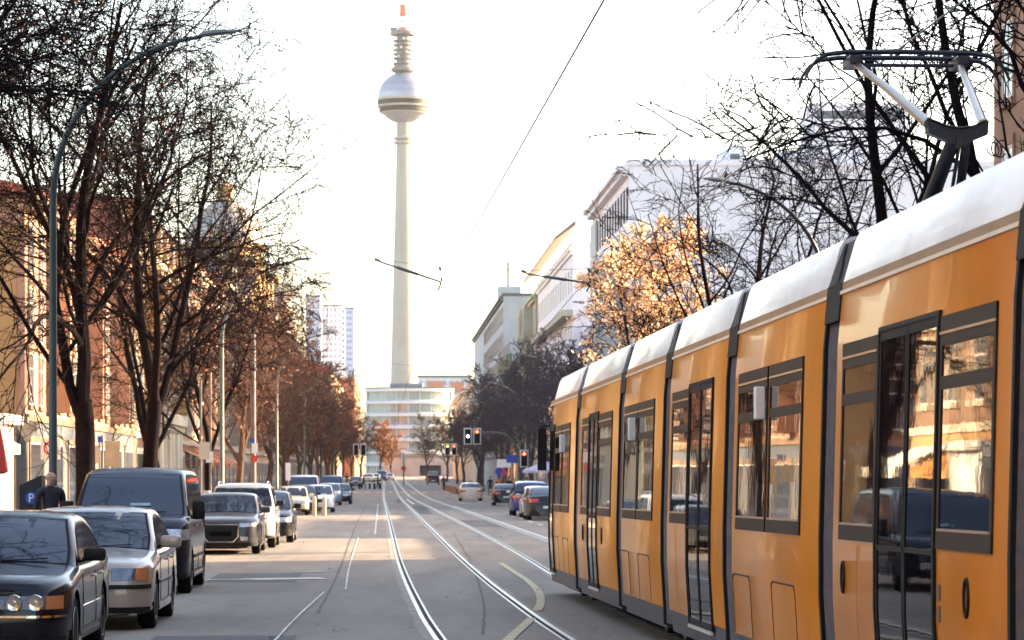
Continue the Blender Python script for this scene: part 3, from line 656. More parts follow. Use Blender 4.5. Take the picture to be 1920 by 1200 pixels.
def put_px(kind, x, d, label, sc, rz=0, name='bare_tree'):
    put_tree(kind, d, PT(x, d), label, rz, sc, None, name=name)
put_px('rust', 715, 640, 'distant round tree with rusty leaves before the glass office block', 1.15, 1, 'autumn_tree')
put_px('rust', 735, 690, 'second distant rusty tree just right of the first', .95, 2, 'autumn_tree')
put_px('far2', 800, 560, 'distant dark bare tree at the end of the street, over the underpass', 1.05, 2)
put_px('far', 838, 520, 'distant dark bare tree right of the underpass', 1.1, 4)
put_px('far', 676, 540, 'distant dark bare tree left of the rusty trees', 1.0, 4)
put_px('far2', 660, 470, 'distant dark bare tree above the hanging signals', 1.0, 5)

for s, t, k in ((14, -7.5, 'mid'), (-4, -7.4, 'mid2'), (-26, -7.5, 'mid'), (26, 10.6, 'right2'), (6, 10.8, 'right'), (-18, 10.5, 'mid')):  # trees outside the view, added for the reflections in the car paint
    put_tree(k, s, t, 'bare tree added behind the camera, outside the view', s * 1.3, 1, 'bare trees behind the camera')

put_tree('near2', 36, -8.3, 'bare tree added just outside the left edge, overhanging the nearest parked cars for reflections', 3.3, .72, GL)  # added so that its boughs mirror in the parked cars' glass
# ---------------------------------------------------------------- vehicles
def prof(tab, y):
    if y <= tab[0][0]: return tab[0][1]
    for i in range(len(tab) - 1):
        (x0, y0), (x1, y1) = tab[i], tab[i + 1]
        if y <= x1:
            h = x1 - x0; m0 = ((y1 - tab[i - 1][1]) / (x1 - tab[i - 1][0])) if i else (y1 - y0) / h
            m1 = ((tab[i + 2][1] - y0) / (tab[i + 2][0] - x0)) if i + 2 < len(tab) else (y1 - y0) / h
            if (y1 - y0) * m0 <= 0 or i == 0: m0 = m0 if (y1 - y0) * m0 > 0 else 0
            if (y1 - y0) * m1 <= 0: m1 = 0
            k = 2.2 * abs((y1 - y0) / h); m0 = max(-k, min(k, m0)); m1 = max(-k, min(k, m1))
            u = (y - x0) / h
            return (2*u**3-3*u**2+1)*y0 + (u**3-2*u**2+u)*h*m0 + (-2*u**3+3*u**2)*y1 + (u**3-u**2)*h*m1
    return tab[-1][1]
CARS = {
 'saloon': dict(L=4.75, W=1.80, zb=.20, top=[(0, .72), (.06, .78), (.35, .83), (1.15, .91), (1.55, .95), (2.6, .95), (3.7, .98), (4.3, 1.03), (4.66, 1.00), (4.75, .86)],
     roof=[(1.30, .90), (1.75, 1.18), (2.10, 1.36), (2.45, 1.42), (3.0, 1.425), (3.5, 1.36), (3.95, 1.16), (4.25, .98)], ws=(1.36, 2.08), rw=(3.52, 4.20), wh=(.86, 3.58), wr=.325, belt=.95, sw=(1.72, 3.98), pil=[2.72, 3.45], rf=.50, rx=.24),
 'modern': dict(L=4.85, W=1.86, zb=.19, top=[(0, .73), (.05, .79), (.35, .85), (1.1, .95), (1.5, .99), (2.6, .99), (3.8, 1.02), (4.4, 1.06), (4.78, 1.04), (4.85, .9)],
     roof=[(1.30, .95), (1.8, 1.2), (2.2, 1.40), (2.6, 1.46), (3.1, 1.46), (3.6, 1.39), (4.1, 1.19), (4.4, 1.03)], ws=(1.38, 2.15), rw=(3.62, 4.34), wh=(.88, 3.78), wr=.345, belt=.99, sw=(1.75, 4.1), pil=[2.8, 3.55], rf=.6, rx=.28),
 'suv': dict(L=4.6, W=1.88, zb=.26, top=[(0, .86), (.05, .93), (.3, 1.0), (1.0, 1.08), (1.35, 1.10), (2.5, 1.10), (4.2, 1.12), (4.55, 1.08), (4.6, .95)],
     roof=[(1.15, 1.05), (1.6, 1.33), (1.95, 1.58), (2.3, 1.68), (3.0, 1.69), (3.8, 1.64), (4.15, 1.52), (4.5, 1.14)], ws=(1.22, 1.90), rw=(4.16, 4.46), wh=(.88, 3.55), wr=.37, belt=1.10, sw=(1.6, 4.05), pil=[2.55, 3.35], rf=.5, rx=.24),
 'hatch': dict(L=4.1, W=1.78, zb=.20, top=[(0, .70), (.05, .77), (.3, .84), (.9, .94), (1.25, .97), (2.4, .97), (3.8, 1.0), (4.05, .97), (4.1, .85)],
     roof=[(1.0, .93), (1.5, 1.22), (1.85, 1.40), (2.2, 1.46), (2.9, 1.46), (3.4, 1.40), (3.75, 1.25), (4.02, .99)], ws=(1.08, 1.80), rw=(3.42, 3.96), wh=(.80, 3.32), wr=.315, belt=.97, sw=(1.45, 3.6), pil=[2.35], rf=.5, rx=.26),
 'van': dict(L=4.95, W=1.95, zb=.24, top=[(0, .98), (.06, 1.06), (.3, 1.15), (.85, 1.25), (1.0, 1.26), (2.5, 1.26), (4.8, 1.26), (4.95, 1.2)],
     roof=[(.80, 1.18), (1.15, 1.48), (1.55, 1.83), (1.85, 1.955), (2.3, 1.985), (3.5, 1.985), (4.6, 1.96), (4.85, 1.85), (4.93, 1.22)], ws=(.88, 1.62), rw=(4.86, 4.92), wh=(.92, 4.05), wr=.345, belt=1.22, sw=(1.25, 4.6), pil=[2.35, 3.4], rf=.45, rx=.26),
 'retro': dict(L=3.7, W=1.62, zb=.24, top=[(0, .68), (.05, .75), (.3, .84), (.9, .92), (1.2, .93), (2.4, .93), (3.3, .95), (3.64, .88), (3.7, .75)],
     roof=[(1.0, .90), (1.35, 1.20), (1.6, 1.35), (1.9, 1.41), (2.5, 1.41), (2.9, 1.35), (3.2, 1.2), (3.45, .94)], ws=(1.06, 1.56), rw=(2.92, 3.36), wh=(.72, 2.98), wr=.29, belt=.94, sw=(1.3, 3.1), pil=[2.15], rf=.4, rx=.22),
}
def make_car(kind, pm, label, loc, rz, group, o=None):
    c = dict(CARS[kind]); c.update(o or {})
    L, W = c['L'], c['W']; zb = c['zb']; y0c = L / 2; root = thing({'van': 'parked_van'}.get(kind, 'parked_car') if not c.get('name') else c['name'], label, 'van' if kind == 'van' else c.get('cat', 'car'), loc, rz, group)
    rf, rx = c['rf'] + .18, c['rx'] + .07
    def wy_(y, z):                           # nose and tail lean back above and below the bumper line
        k = W / 2; zc = c.get('bz', zb + .24); q = (max(0, z - zc) / .42) ** 1.8 * .13 + (max(0, zc - z) / .24) ** 2 * .05
        if y < .6: return y + q * (1 - y / .6) ** 1.5
        if y > L - .6: return y - q * .8 * (1 - (L - y) / .6) ** 1.5
        return y
    def hw(y):
        e = min(y, L - y); 
        if e < rf: u = 1 - e / rf; return W / 2 - rx * (1 - math.sqrt(max(0, 1 - u ** 2.4)))
        return W / 2
    top = lambda y: prof(c['top'], y)
    wy = c['wh']; wr = c['wr']; RA = wr + .055
    ys = [0, .012, .03, .06, .1, .16, .24]; y = .32
    while y < L - .28: ys.append(y); y += .085
    ys += [L - .24, L - .16, L - .1, L - .06, L - .03, L - .012, L]
    NS = 12
    def sect(y):
        h = hw(y); zt = top(y); zs = zt - .10; o = []
        o += [(0, zb), (h * .6, zb), (h * .93, zb + .005)]
        for k in range(NS):
            z = zb + .04 + (zs - zb - .04) * k / (NS - 1); b = 1 - .028 * ((z - .55) / .45) ** 2
            if k == 0: b -= .012
            o.append((h * b, z))
        o += [(h * .962, zs + .045), (h * .915, zs + .078), (h * .83, zs + .098), (h * .62, zt + .012), (h * .3, zt + .022), (0, zt + .025)]
        return o
    mb = MB(); rows = []
    for y in ys:
        s_ = sect(y); rows.append([(x, wy_(y, z) - y0c, z) for x, z in s_] + [(-x, wy_(y, z) - y0c, z) for x, z in reversed(s_[1:-1])])
    n = len(rows[0]); vs = [list(p) for r_ in rows for p in r_]; fs = []
    inside = lambda p: abs(p[0]) > W / 2 - .40 and any((p[1] + y0c - a) ** 2 + (p[2] - wr) ** 2 < RA ** 2 for a in wy)
    keep = set()
    for i in range(len(rows) - 1):
        for j in range(n):
            k = (j + 1) % n; f = (i * n + j, i * n + k, (i + 1) * n + k, (i + 1) * n + j); nin = sum(inside(vs[q]) for q in f)
            if nin >= 3 or (nin >= 2 and all(vs[q][2] < .35 for q in f)): continue
            fs.append(f); keep.update(f)
    for q in keep:
        p = vs[q]
        if inside(p):
            for a in wy:
                dy, dz = p[1] + y0c - a, p[2] - wr; d = math.hypot(dy, dz)
                if d < RA and d > 1e-4:
                    p[1] = a - y0c + dy / d * RA; p[2] = max(zb, wr + dz / d * RA)
    mb.add(vs, fs, pm); lo = c.get('lower')
    mb.f.append(tuple(range(n))[::-1]); mb.m.append(0); mb.f.append(tuple(range((len(rows) - 1) * n, len(rows) * n))); mb.m.append(0)
    roof = lambda y: prof(c['roof'], y); ya, ye = c['roof'][0][0], c['roof'][-1][0]; zbelt = c['belt']; tum = c.get('tum', .30 if kind != 'van' else .17)
    hb = W / 2 - .055
    xg = lambda z: hb - max(0, z - zbelt) * tum
    g = []; yy = [ya + (ye - ya) * k / 34 for k in range(35)]
    for y in yy:
        zt = roof(y); zc = min(zt, max(zbelt - .04, zt - .11)); 
        s_ = [(hb, min(zbelt - .06, zt - .03)), (xg(zc), zc), (xg(zc) - .022, zc + (zt - zc) * .52), (xg(zc) - .065, zc + (zt - zc) * .82), (xg(zc) - .14, zt), (.35, zt + .022), (0, zt + .028)]
        g.append([(x, y - y0c, z) for x, z in s_] + [(-x, y - y0c, z) for x, z in reversed(s_[:-1])])
    mb.grid(g, pm)
    body = mb.build('body', root, ang=38)
    # glass
    def top_glass(ya_, yb_, nm):
        m = MB(); rr_ = []
        for k in range(9):
            y = ya_ + (yb_ - ya_) * k / 8; z = roof(y); zc = min(z, max(zbelt - .04, z - .11)); xx = xg(zc) - .105; sl = (roof(y + .02) - roof(y - .02)) / .04; nn = Vector((0, -sl, 1)).normalized() * .009
            rr_.append([(q * xx, y - y0c + nn.y, z + nn.z + (.024 * (1 - min(1, abs(q) * 1.0)) if 1 else 0)) for q in (-1, -.6, -.2, .2, .6, 1)])
        m.grid(rr_, mt['cglass']); return m.build(nm, root, ang=50)
    def gasket(ya_, yb_, nm):
        m = MB(); rr_ = []
        for k in range(9):
            y = ya_ - .035 + (yb_ - ya_ + .07) * k / 8; z = roof(y); zc = min(z, max(zbelt - .04, z - .11)); xx = xg(zc) - .075; sl = (roof(y + .02) - roof(y - .02)) / .04; nn = Vector((0, -sl, 1)).normalized() * .005
            rr_.append([(q * xx, y - y0c + nn.y, z + nn.z + (.024 * (1 - min(1, abs(q))))) for q in (-1, -.6, -.2, .2, .6, 1)])
        m.grid(rr_, mt['black']); m.build(nm, root, ang=50)
    gasket(*c['ws'], 'windscreen_seal'); gasket(*c['rw'], 'rear_window_seal')
    wso = top_glass(c['ws'][0], c['ws'][1], 'windscreen'); top_glass(c['rw'][0], c['rw'][1], 'rear_window')
    m = MB(); yw = c['ws'][0] + .02; zw = roof(yw) + .02
    m.tube([(-.50, yw - y0c - .02, zw + .0), (-.05, yw - y0c - .0, zw + .022)], .006, 4, mt['black']); m.tube([(.10, yw - y0c - .02, zw + .0), (.56, yw - y0c - .0, zw + .022)], .006, 4, mt['black']); m.build('wiper', wso)
    s0, s1 = c['sw']; ps = [s0] + c['pil'] + [s1]
    for sd in (-1, 1):
        m = MB(); rr_ = []
        for k in range(17):
            y = s0 - .05 + (s1 - s0 + .09) * k / 16; z0 = zbelt + .012; z1 = max(z0 + .012, roof(y) - .105); rr_.append([(sd * (xg(z) + .003), y - y0c, z) for z in (z0, (z0 + z1) / 2, z1)])
        m.grid(rr_, mt['black']); m.build('side_window_seal', root, ang=50)
        for a, b in zip(ps, ps[1:]):
            a2, b2 = a + (.03 if a != s0 else 0), b - (.03 if b != s1 else 0); m = MB(); rr_ = []
            for k in range(9):
                y = a2 + (b2 - a2) * k / 8; z0 = zbelt + .035; z1 = max(z0 + .01, roof(y) - .125)
                rr_.append([(sd * (xg(z) + .006), y - y0c, z) for z in (z0, (z0 + z1) / 2, z1)])
            m.grid(rr_, mt['cglass']); m.build('side_window', root, ang=50)
        if c.get('windowtrim'):
            m = MB(); m.tube([(sd * (xg(zbelt) + .008), y - y0c, zbelt + .025) for y in (s0, (s0 + s1) / 2, s1)], .009, 4, mt['chrome']); m.build('window_trim', root)
    # patches that follow the body skin
    def skin(y, z, sd, off):
        y = max(.0005, min(L - .0005, y)); h = hw(y) * (1 - .028 * ((z - .55) / .45) ** 2); e = .004; dh = (hw(min(L, y + e)) - hw(max(0, y - e))) / (2 * e); nn = Vector((1, -dh, 0)).normalized() * off
        return (sd * (h + nn.x), wy_(y, z) - y0c + nn.y, z)
    def side(y0, y1, z0, z1, off, mat, sds=(-1, 1), nm='trim', n_=6, par=None, zf=None):
        for sd in sds:
            m = MB(); m.grid([[skin(y0 + (y1 - y0) * k / n_, (z0 + (z1 - z0) * j / 3) if zf is None else (z0 + (z1 - z0) * j / 3 + zf(y0 + (y1 - y0) * k / n_)), sd, off if 0 < j < 3 or off < .004 else off * .2) for j in range(4)] for k in range(n_ + 1)], mat); m.build(nm, par or root, ang=60)
    def contour(q, end):                     # q metres from the centre line round the nose (or tail) corner
        fl = W / 2 - rx
        if q <= fl: return (q, 0.0)
        u = min(1, (q - fl) / (rx + rf * .62)); a = u * math.pi / 2
        y = rf * (1 - math.cos(a)); return (hw(y), y)
    def wrap(q0, q1, z0, z1, off, mat, nm, sds=(-1, 1), end=0, n_=7, taper=0.0, par=None, zoff=0):
        for sd in sds:
            m = MB(); rr_ = []
            for k in range(n_ + 1):
                q = q0 + (q1 - q0) * k / n_; x, y = contour(abs(q), end); x2, y2 = contour(abs(q) + .01, end); t_ = Vector((x2 - x, y2 - y, 0)).normalized(); nn = Vector((t_.y, -t_.x, 0)) * off
                x, y = x + nn.x, y + nn.y
                if q < 0: x = -x
                tp = taper * k / n_
                yq = y if end == 0 else L - y; yq2 = max(0, min(L, yq)); rr_.append([(sd * x, wy_(yq2, z) + yq - yq2 - y0c, z) for z in (z0 + tp, z0 + tp + .01, (z0 + z1) / 2, z1 - tp * .3 - .01, z1 - tp * .3)])
            m.grid(rr_, mat); nm_ = nm; ob = m.build(nm_, par or root, ang=60)
        return ob
    S = c
    hz0, hz1 = S.get('hl', (top(.1) - .20, top(.1) - .06)); hq0, hq1 = S.get('hq', (W / 2 - .62, W / 2 + .10))
    wrap(hq0, hq1, hz0, hz1, .008, mt['lens_dark'] if S.get('amber') else mt['lens'], 'headlight', taper=S.get('ht', .01), n_=9)
    if S.get('amber'):
        wrap(hq1 - .22, hq1 + .02, hz0, hz1, .013, mt['amber'], 'indicator', taper=.0)
    if S.get('rounds'):
        for sd in (-1, 1):
            for qx in S['rounds']:
                m = MB(); m.lathe([(.02, -.016), (.062, -.012), (.075, -.018), (.08, -.006)], 16, mt['chrome'], (sd * qx, -y0c, (hz0 + hz1) / 2), 'y'); m.build('lamp_reflector', root, ang=40)
    gz0, gz1, gw = S.get('grille', (top(.05) - .22, top(.05) - .05, .36))
    if gw: 
        wrap(-gw, gw, gz0, gz1, .007, mt['black'], 'grille', sds=(1,))
        if S.get('gframe'):
            m = MB(); gt = S.get('gtaper', .12); m.tube([(-gw, -y0c - .012, gz1), (gw, -y0c - .012, gz1), (gw + .0, -y0c - .012, gz0 + gt), (gw - gt, -y0c - .012, gz0), (-gw + gt, -y0c - .012, gz0), (-gw, -y0c - .012, gz0 + gt), (-gw, -y0c - .012, gz1)], .012, 5, mt['chrome']); m.build('grille_frame', root)
    bz = S.get('bump', (.30, .42)); wrap(-(W / 2 + .14), W / 2 + .14, zb + .012, zb + .085, .006, mt['black'], 'lower_intake', sds=(1,), n_=16)
    if S.get('bstrip'): z_ = S['bstrip']; wrap(.0, W / 2 + .15, z_, z_ + .05, .014, S.get('bmat', mt['black']), 'bumper_strip', n_=12); wrap(.0, W / 2 + .15, z_, z_ + .05, .014, S.get('bmat', mt['black']), 'bumper_strip', n_=12, end=1)
    if S.get('bchrome'): z_ = S['bchrome']; wrap(.0, W / 2 + .12, z_, z_ + .022, .02, mt['chrome'], 'bumper_trim', n_=12)
    if S.get('fog'): wrap(W / 2 - .46, W / 2 - .26, zb + .14, zb + .24, .012, mt['lens'], 'fog_lamp')
    wrap(-.26, .26, S.get('plz', .34), S.get('plz', .34) + .11, .016, S.get('plmat', mt['plate']), 'number_plate', sds=(1,))
    tz0, tz1 = S.get('tl', (top(L - .15) - .26, top(L - .15) - .10)); wrap(W / 2 - .48, W / 2 + .14, tz0, tz1, .009, mt['redlens'], 'taillight', end=1)
    wrap(-.26, .26, .52, .63, .012, mt['plate'], 'number_plate', sds=(1,), end=1)
    # doors, handles, mouldings
    m = MB()
    for sd in (-1, 1):
        for y in [s0 + .0 - .25, c['pil'][0] + .02] + ([c['pil'][1] + .15] if len(c['pil']) > 1 else []):
            pts = [skin(y, z, sd, .0015) for z in (zb + .12, .4, .6, zbelt - .12)]; m.tube(pts, .0045, 4, mt['under'])
        m.tube([skin(y, zb + .11, sd, .0015) for y in (wy[0] + RA + .06, (wy[0] + wy[1]) / 2, wy[1] - RA - .06)], .0045, 4, mt['under'])
    m.build('door_seam', root)
    for y in [c['pil'][0] - .22] + ([c['pil'][1] - .12] if len(c['pil']) > 1 else []):
        for sd in (-1, 1):
            p = skin(y, zbelt - .16, sd, .018); m = MB(); m.box(p[0] - .014, p[0] + .014, p[1] - .10, p[1] + .10, p[2] - .014, p[2] + .014, c.get('hmat', pm)); m.build('door_handle', root, bevel=.006)
    if S.get('mould'): side(wy[0] + RA + .05, wy[1] - RA - .05, S['mould'], S['mould'] + .055, .014, S.get('mmat', mt['black']), nm='side_moulding', n_=10)
    if S.get('mchrome'): side(wy[0] + RA + .05, wy[1] - RA - .05, S['mchrome'], S['mchrome'] + .014, .018, mt['chrome'], nm='side_trim', n_=10)
    side(wy[0] + RA + .04, wy[1] - RA - .04, zb + .0, zb + .085, .012, S.get('sill', pm), nm='sill', n_=8)
    for sd in (-1, 1):
        mz = zbelt + (.07 if kind != 'van' else .10); my = s0 - y0c + .06; hh, ww_, dd = S.get('mir', (.15, .22, .10)); m = MB(); x0 = xg(mz) + .05
        xs_ = sorted((sd * x0, sd * (x0 + ww_))); m.box(xs_[0], xs_[1], my - dd, my + dd * .5, mz - hh / 2, mz + hh / 2, S.get('mirm', pm)); mo = m.build('mirror', root, ang=50, bevel=.035)
        m = MB(); m.tube([(sd * (x0 - .10), my, zbelt - .01), (sd * (x0 + .05), my - dd * .3, mz - hh / 2 + .03)], [.03, .025], 6, mt['black']); m.build('mirror_stalk', mo)
        m = MB(); xx = sorted((sd * (x0 + .02), sd * (x0 + ww_ - .02))); m.box(xx[0], xx[1], my + dd * .5, my + dd * .5 + .004, mz - hh / 2 + .02, mz + hh / 2 - .02, mt['chrome']); m.build('mirror_glass', mo)
    if S.get('rails'):
        for sd in (-1, 1):
            m = MB(); m.tube([(sd * (xg(1.6) - .08), y - y0c, roof(y) + dz) for y, dz in ((2.05, -.0), (2.2, .055), (2.6, .06), (3.6, .065), (3.95, .05), (4.05, -.02))], .018, 6, mt['chrome']); m.build('roof_rail', root, ang=60)
    if S.get('sign'): m = MB(); m.box(-.18, .18, 2.4 - y0c, 2.5 - y0c, 1.47, 1.60, mt['amber']); m.build('roof_sign', root, bevel=.02)
    # floor pan and wheel wells
    m = MB(); m.box(-W / 2 + .30, W / 2 - .30, .25 - y0c, L - .25 - y0c, zb - .02, zbelt - .16, mt['under'])
    for a in wy: m.box(-W / 2 + .24, W / 2 - .24, a - RA - y0c - .02, a + RA - y0c + .02, zb + .02, wr + RA + .01, mt['under'])
    m.build('underbody', root)
    key = (round(wr, 3), S.get('spokes', 5))
    if key not in WHEELS:
        m = MB(); m.lathe([(wr * .66, -.10), (wr * .9, -.105), (wr * .98, -.085), (wr, -.05), (wr, .05), (wr * .98, .085), (wr * .9, .105), (wr * .66, .10)], 32, mt['tyre'], axis='x'); tm_ = m.mesh('tyre', 40)
        m = MB(); m.lathe([(wr * .67, .09), (wr * .655, .102), (wr * .61, .095), (wr * .57, .04), (wr * .56, -.02)], 32, mt['alloy'], axis='x')
        m.lathe([(wr * .58, .0), (.02, .0)], 32, mt['under'], axis='x'); ns = S.get('spokes', 5)
        for k in range(ns):
            a = 2 * math.pi * k / ns; wd = .030 if ns > 7 else .045; ca, sa = math.cos(a), math.sin(a)
            P_ = lambda r_, t_, x_: (x_, r_ * ca - t_ * sa, r_ * sa + t_ * ca)
            q = [P_(.05, -wd * .8, .095), P_(.05, wd * .8, .095), P_(wr * .62, wd * .6, .100), P_(wr * .62, -wd * .6, .100), P_(.05, -wd * .8, .03), P_(.05, wd * .8, .03), P_(wr * .60, wd * .6, .04), P_(wr * .60, -wd * .6, .04)]
            m.add(q, [(0, 1, 2, 3), (0, 4, 5, 1), (1, 5, 6, 2), (2, 6, 7, 3), (3, 7, 4, 0)], mt['alloy'])
        m.lathe([(.075, .05), (.07, .085), (.04, .095), (.001, .095)], 16, mt['alloy'], axis='x'); WHEELS[key] = (tm_, m.mesh('rim', 35), )
    tmesh, rmesh = WHEELS[key]
    for a in wy:
        for sd in (-1, 1):
            wo = inst(tmesh, 'wheel', root, (sd * (W / 2 - .115), a - y0c, wr), 0 if sd > 0 else math.pi)
            if sd > 0 or True: inst(rmesh, 'rim', wo)
    if S.get('extra'): S['extra'](root, skin, roof, y0c)
    return root
WHEELS = {}
P_navy = paint('dark_blue_black_paint', (.007, .007, .014)); P_champ = paint('champagne_paint', (.40, .34, .28), .5); P_van = paint('night_blue_paint', (.007, .008, .018)); P_grey = paint('gunmetal_paint', (.05, .05, .053), .4)
P_silver = paint('silver_paint', (.48, .47, .45), .6); P_dark = paint('dark_grey_paint', (.015, .015, .018)); P_cream = paint('cream_paint', (.62, .55, .40), .1); P_white = paint('white_paint', (.74, .74, .74), .0)
P_blue = paint('bright_blue_paint', (.008, .025, .16), .3); P_lblue = paint('pale_blue_paint', (.25, .33, .42), .4); P_taxi = paint('taxi_ivory_paint', (.58, .48, .34), .0); P_bvan = paint('dull_blue_paint', (.05, .09, .19), .1); P_black = paint('black_paint', (.010, .010, .012)); P_brown = paint('brown_paint', (.10, .05, .03))
LG = 'cars parked along the left kerb'; RG = 'cars parked along the right kerb'
def car_at(kind, pm, label, s_front, t_edge, group, away=False, **o):
    L, W = CARS[kind]['L'], CARS[kind]['W']; sg = 1
    s = s_front + L / 2; t = t_edge - W / 2 if group == LG or o.get('edge') == 'right' else t_edge + W / 2
    p = at(s, t, .006); return make_car(kind, pm, label, p, TH + (math.pi if away else 0) + o.pop('yaw', 0), group, o)
def van_card(root, skin, roof, yc):
    m = MB(); y0, y1 = 1.0, 1.05; z0, z1 = roof(y0) + .045, roof(y1) + .045
    m.add([(-.02, y0 - yc, z0), (.30, y0 - yc, z0), (.30, y1 - yc, z1), (-.02, y1 - yc, z1)], [(0, 1, 2, 3)], mt['card']); m.build('parking_card', root)
mt['card'] = M('pale_blue_card', (.25, .38, .40), .6)
car_at('saloon', P_navy, 'near black blue saloon parked at the lower left corner, nearest car of the row', 27.7, -2.98, LG, rounds=[.40, .60], hl=(.55, .675), hq=(.20, .95), ht=.0, amber=True, bchrome=.47, grille=(.56, .68, .16), gframe=True, gtaper=.01, mchrome=.52, windowtrim=True, spokes=5, mirm=mt['black'], mir=(.13, .22, .07), plz=.33, plmat=mt['under'], hmat=mt['chrome'], sill=mt['tramgrey'])
car_at('saloon', P_champ, 'champagne coloured saloon parked between the nearest dark saloon and the van', 34.6, -2.74, LG, hl=(.60, .745), hq=(.42, .96), amber=True, bstrip=.50, grille=(.60, .73, .24), gframe=True, gtaper=.02, mould=.52, mmat=mt['tramgrey'], spokes=10, wr=.32, mir=(.15, .25, .09))
car_at('van', P_van, 'dark blue passenger van parked third from the lower left corner', 46.2, -3.08, LG, hl=(.82, 1.04), hq=(.40, 1.20), ht=.05, grille=(.78, .86, .40), gframe=False, mir=(.30, .20, .10), mirm=mt['black'], bump=(.3, .5), fog=True, spokes=5, mould=.55, plz=.42, extra=van_card)
car_at('modern', P_grey, 'dark grey saloon with a big chrome-edged grille, parked behind the dark blue van', 71.0, -3.03, LG, hl=(.66, .76), hq=(.45, 1.0), ht=.02, grille=(.30, .72, .42), gframe=True, fog=True, spokes=10, windowtrim=True, plz=.45, plmat=mt['under'])
car_at('suv', P_silver, 'silver estate car with roof rails parked behind the dark grey saloon', 77.0, -2.88, LG, rails=True, spokes=5, fog=True, grille=(.62, .80, .40), gframe=True, mirm=mt['black'])
car_at('hatch', P_dark, 'dark compact car with bright bonnet behind the silver estate', 83.4, -2.6, LG, mirm=mt['black'], grille=(.5, .62, .4), gframe=True)
car_at('retro', P_cream, 'small cream old-fashioned car beyond the side street', 145.0, -3.75, LG, rounds=[.58], grille=(.5, .6, .3), gframe=True)
car_at('hatch', P_dark, 'dark car half hidden behind the cream car', 150.5, -3.5, LG)
car_at('hatch', P_white, 'white hatchback parked ahead of the pale box van', 156.5, -2.7, LG, gframe=True)
car_at('van', P_white, 'pale box-shaped van behind the white hatchback', 163.0, -3.6, LG)
car_at('modern', P_lblue, 'pale blue saloon behind the white hatchback', 195, -2.9, LG)
car_at('saloon', P_dark, 'dark blue grey saloon with its side turned to the road, last before the signals', 203, -2.3, LG)
car_at('van', P_bvan, 'blue van standing above the pale blue saloon', 224, -3.1, LG)
car_at('hatch', P_brown, 'small dark car far up the left kerb', 390, -3.0, LG)
for px, d, pm, kd, lb, gz in ((692, 520, P_cream, 'hatch', 'distant cream car at the far bend', None), (704, 540, P_white, 'hatch', 'distant white car at the far bend', None), (716, 560, P_blue, 'van', 'distant violet blue van at the far bend', None), (730, 575, P_white, 'saloon', 'distant white saloon right of the violet van', None)):
    p = at(d, PT(px, d), .006); make_car(kd, pm, lb, p, TH - .05, 'distant cars at the bend', {})
p = at(232, 6.75, .006); make_car('saloon', P_taxi, 'ivory taxi driving away on the right with tail lights on', p, TH + math.pi, None, dict(sign=True, name='moving_car', tl=(.70, .84)))
car_at('saloon', P_black, 'black car parked farthest along the right kerb, near the signal post', 192, 7.1, RG, True)
car_at('suv', P_blue, 'bright blue off-road car with white roof glare parked at the right kerb', 141.5, 6.15, RG, True, rails=False)
car_at('hatch', P_white, 'white hatchback parked between the blue car and the tram front', 134.6, 6.3, RG, True)
car_at('modern', P_dark, 'dark saloon parked right beside the front of the tram', 127.4, 6.2, RG, True)
p = at(455, PT(812, 455), .006); make_car('van', P_brown, 'brown van far up the road on the right', p, TH + math.pi, None, {})
# ---------------------------------------------------------------- buildings
def wallm(name, c, dirt=.7): return M(name, c, .85, 0, .12, .5, .1, 12, dirt=tuple(x * dirt for x in c), dscale=.35)
W_och = wallm('ochre_plaster', (.50, .30, .13)); W_pea = wallm('peach_plaster', (.50, .29, .19)); W_sal = wallm('salmon_plaster', (.48, .20, .13)); W_cre = wallm('cream_plaster', (.50, .42, .31)); W_bri = wallm('orange_brick', (.38, .16, .08))
W_whi = wallm('white_render', (.64, .64, .68), .93); W_gre = wallm('grey_green_render', (.36, .40, .40), .85); W_oli = wallm('olive_render', (.34, .33, .26), .85); W_brn = wallm('brown_brick', (.24, .14, .085)); W_lav = wallm('lavender_render', (.62, .62, .72), .93)
W_sl = wallm('slate_shop_front', (.085, .10, .115)); W_eav = M('brown_eaves', (.15, .125, .095), .8); W_lit = wallm('pale_panel', (.60, .60, .60), .9); R_red = M('red_roof_tiles', (.34, .085, .05), .8, 0, .25, 2, .3, 8); R_brn = M('brown_roof_tiles', (.17, .085, .06), .8, 0, .25, 2, .3, 8); R_gry = M('grey_roof_sheet', (.14, .145, .16), .6, .2, .2, 1); T_crm = wallm('cream_trim', (.58, .50, .38), .85); T_dk = M('dark_cornice', (.10, .11, .12), .7)
AW = {'red': M('red_awning', (.50, .05, .03), .8, 0, .15, 2), 'white': M('white_awning', (.74, .70, .62), .8, 0, .08, 2), 'orange': M('orange_awning', (.60, .27, .07), .8, 0, .12, 2)}
WM = {}
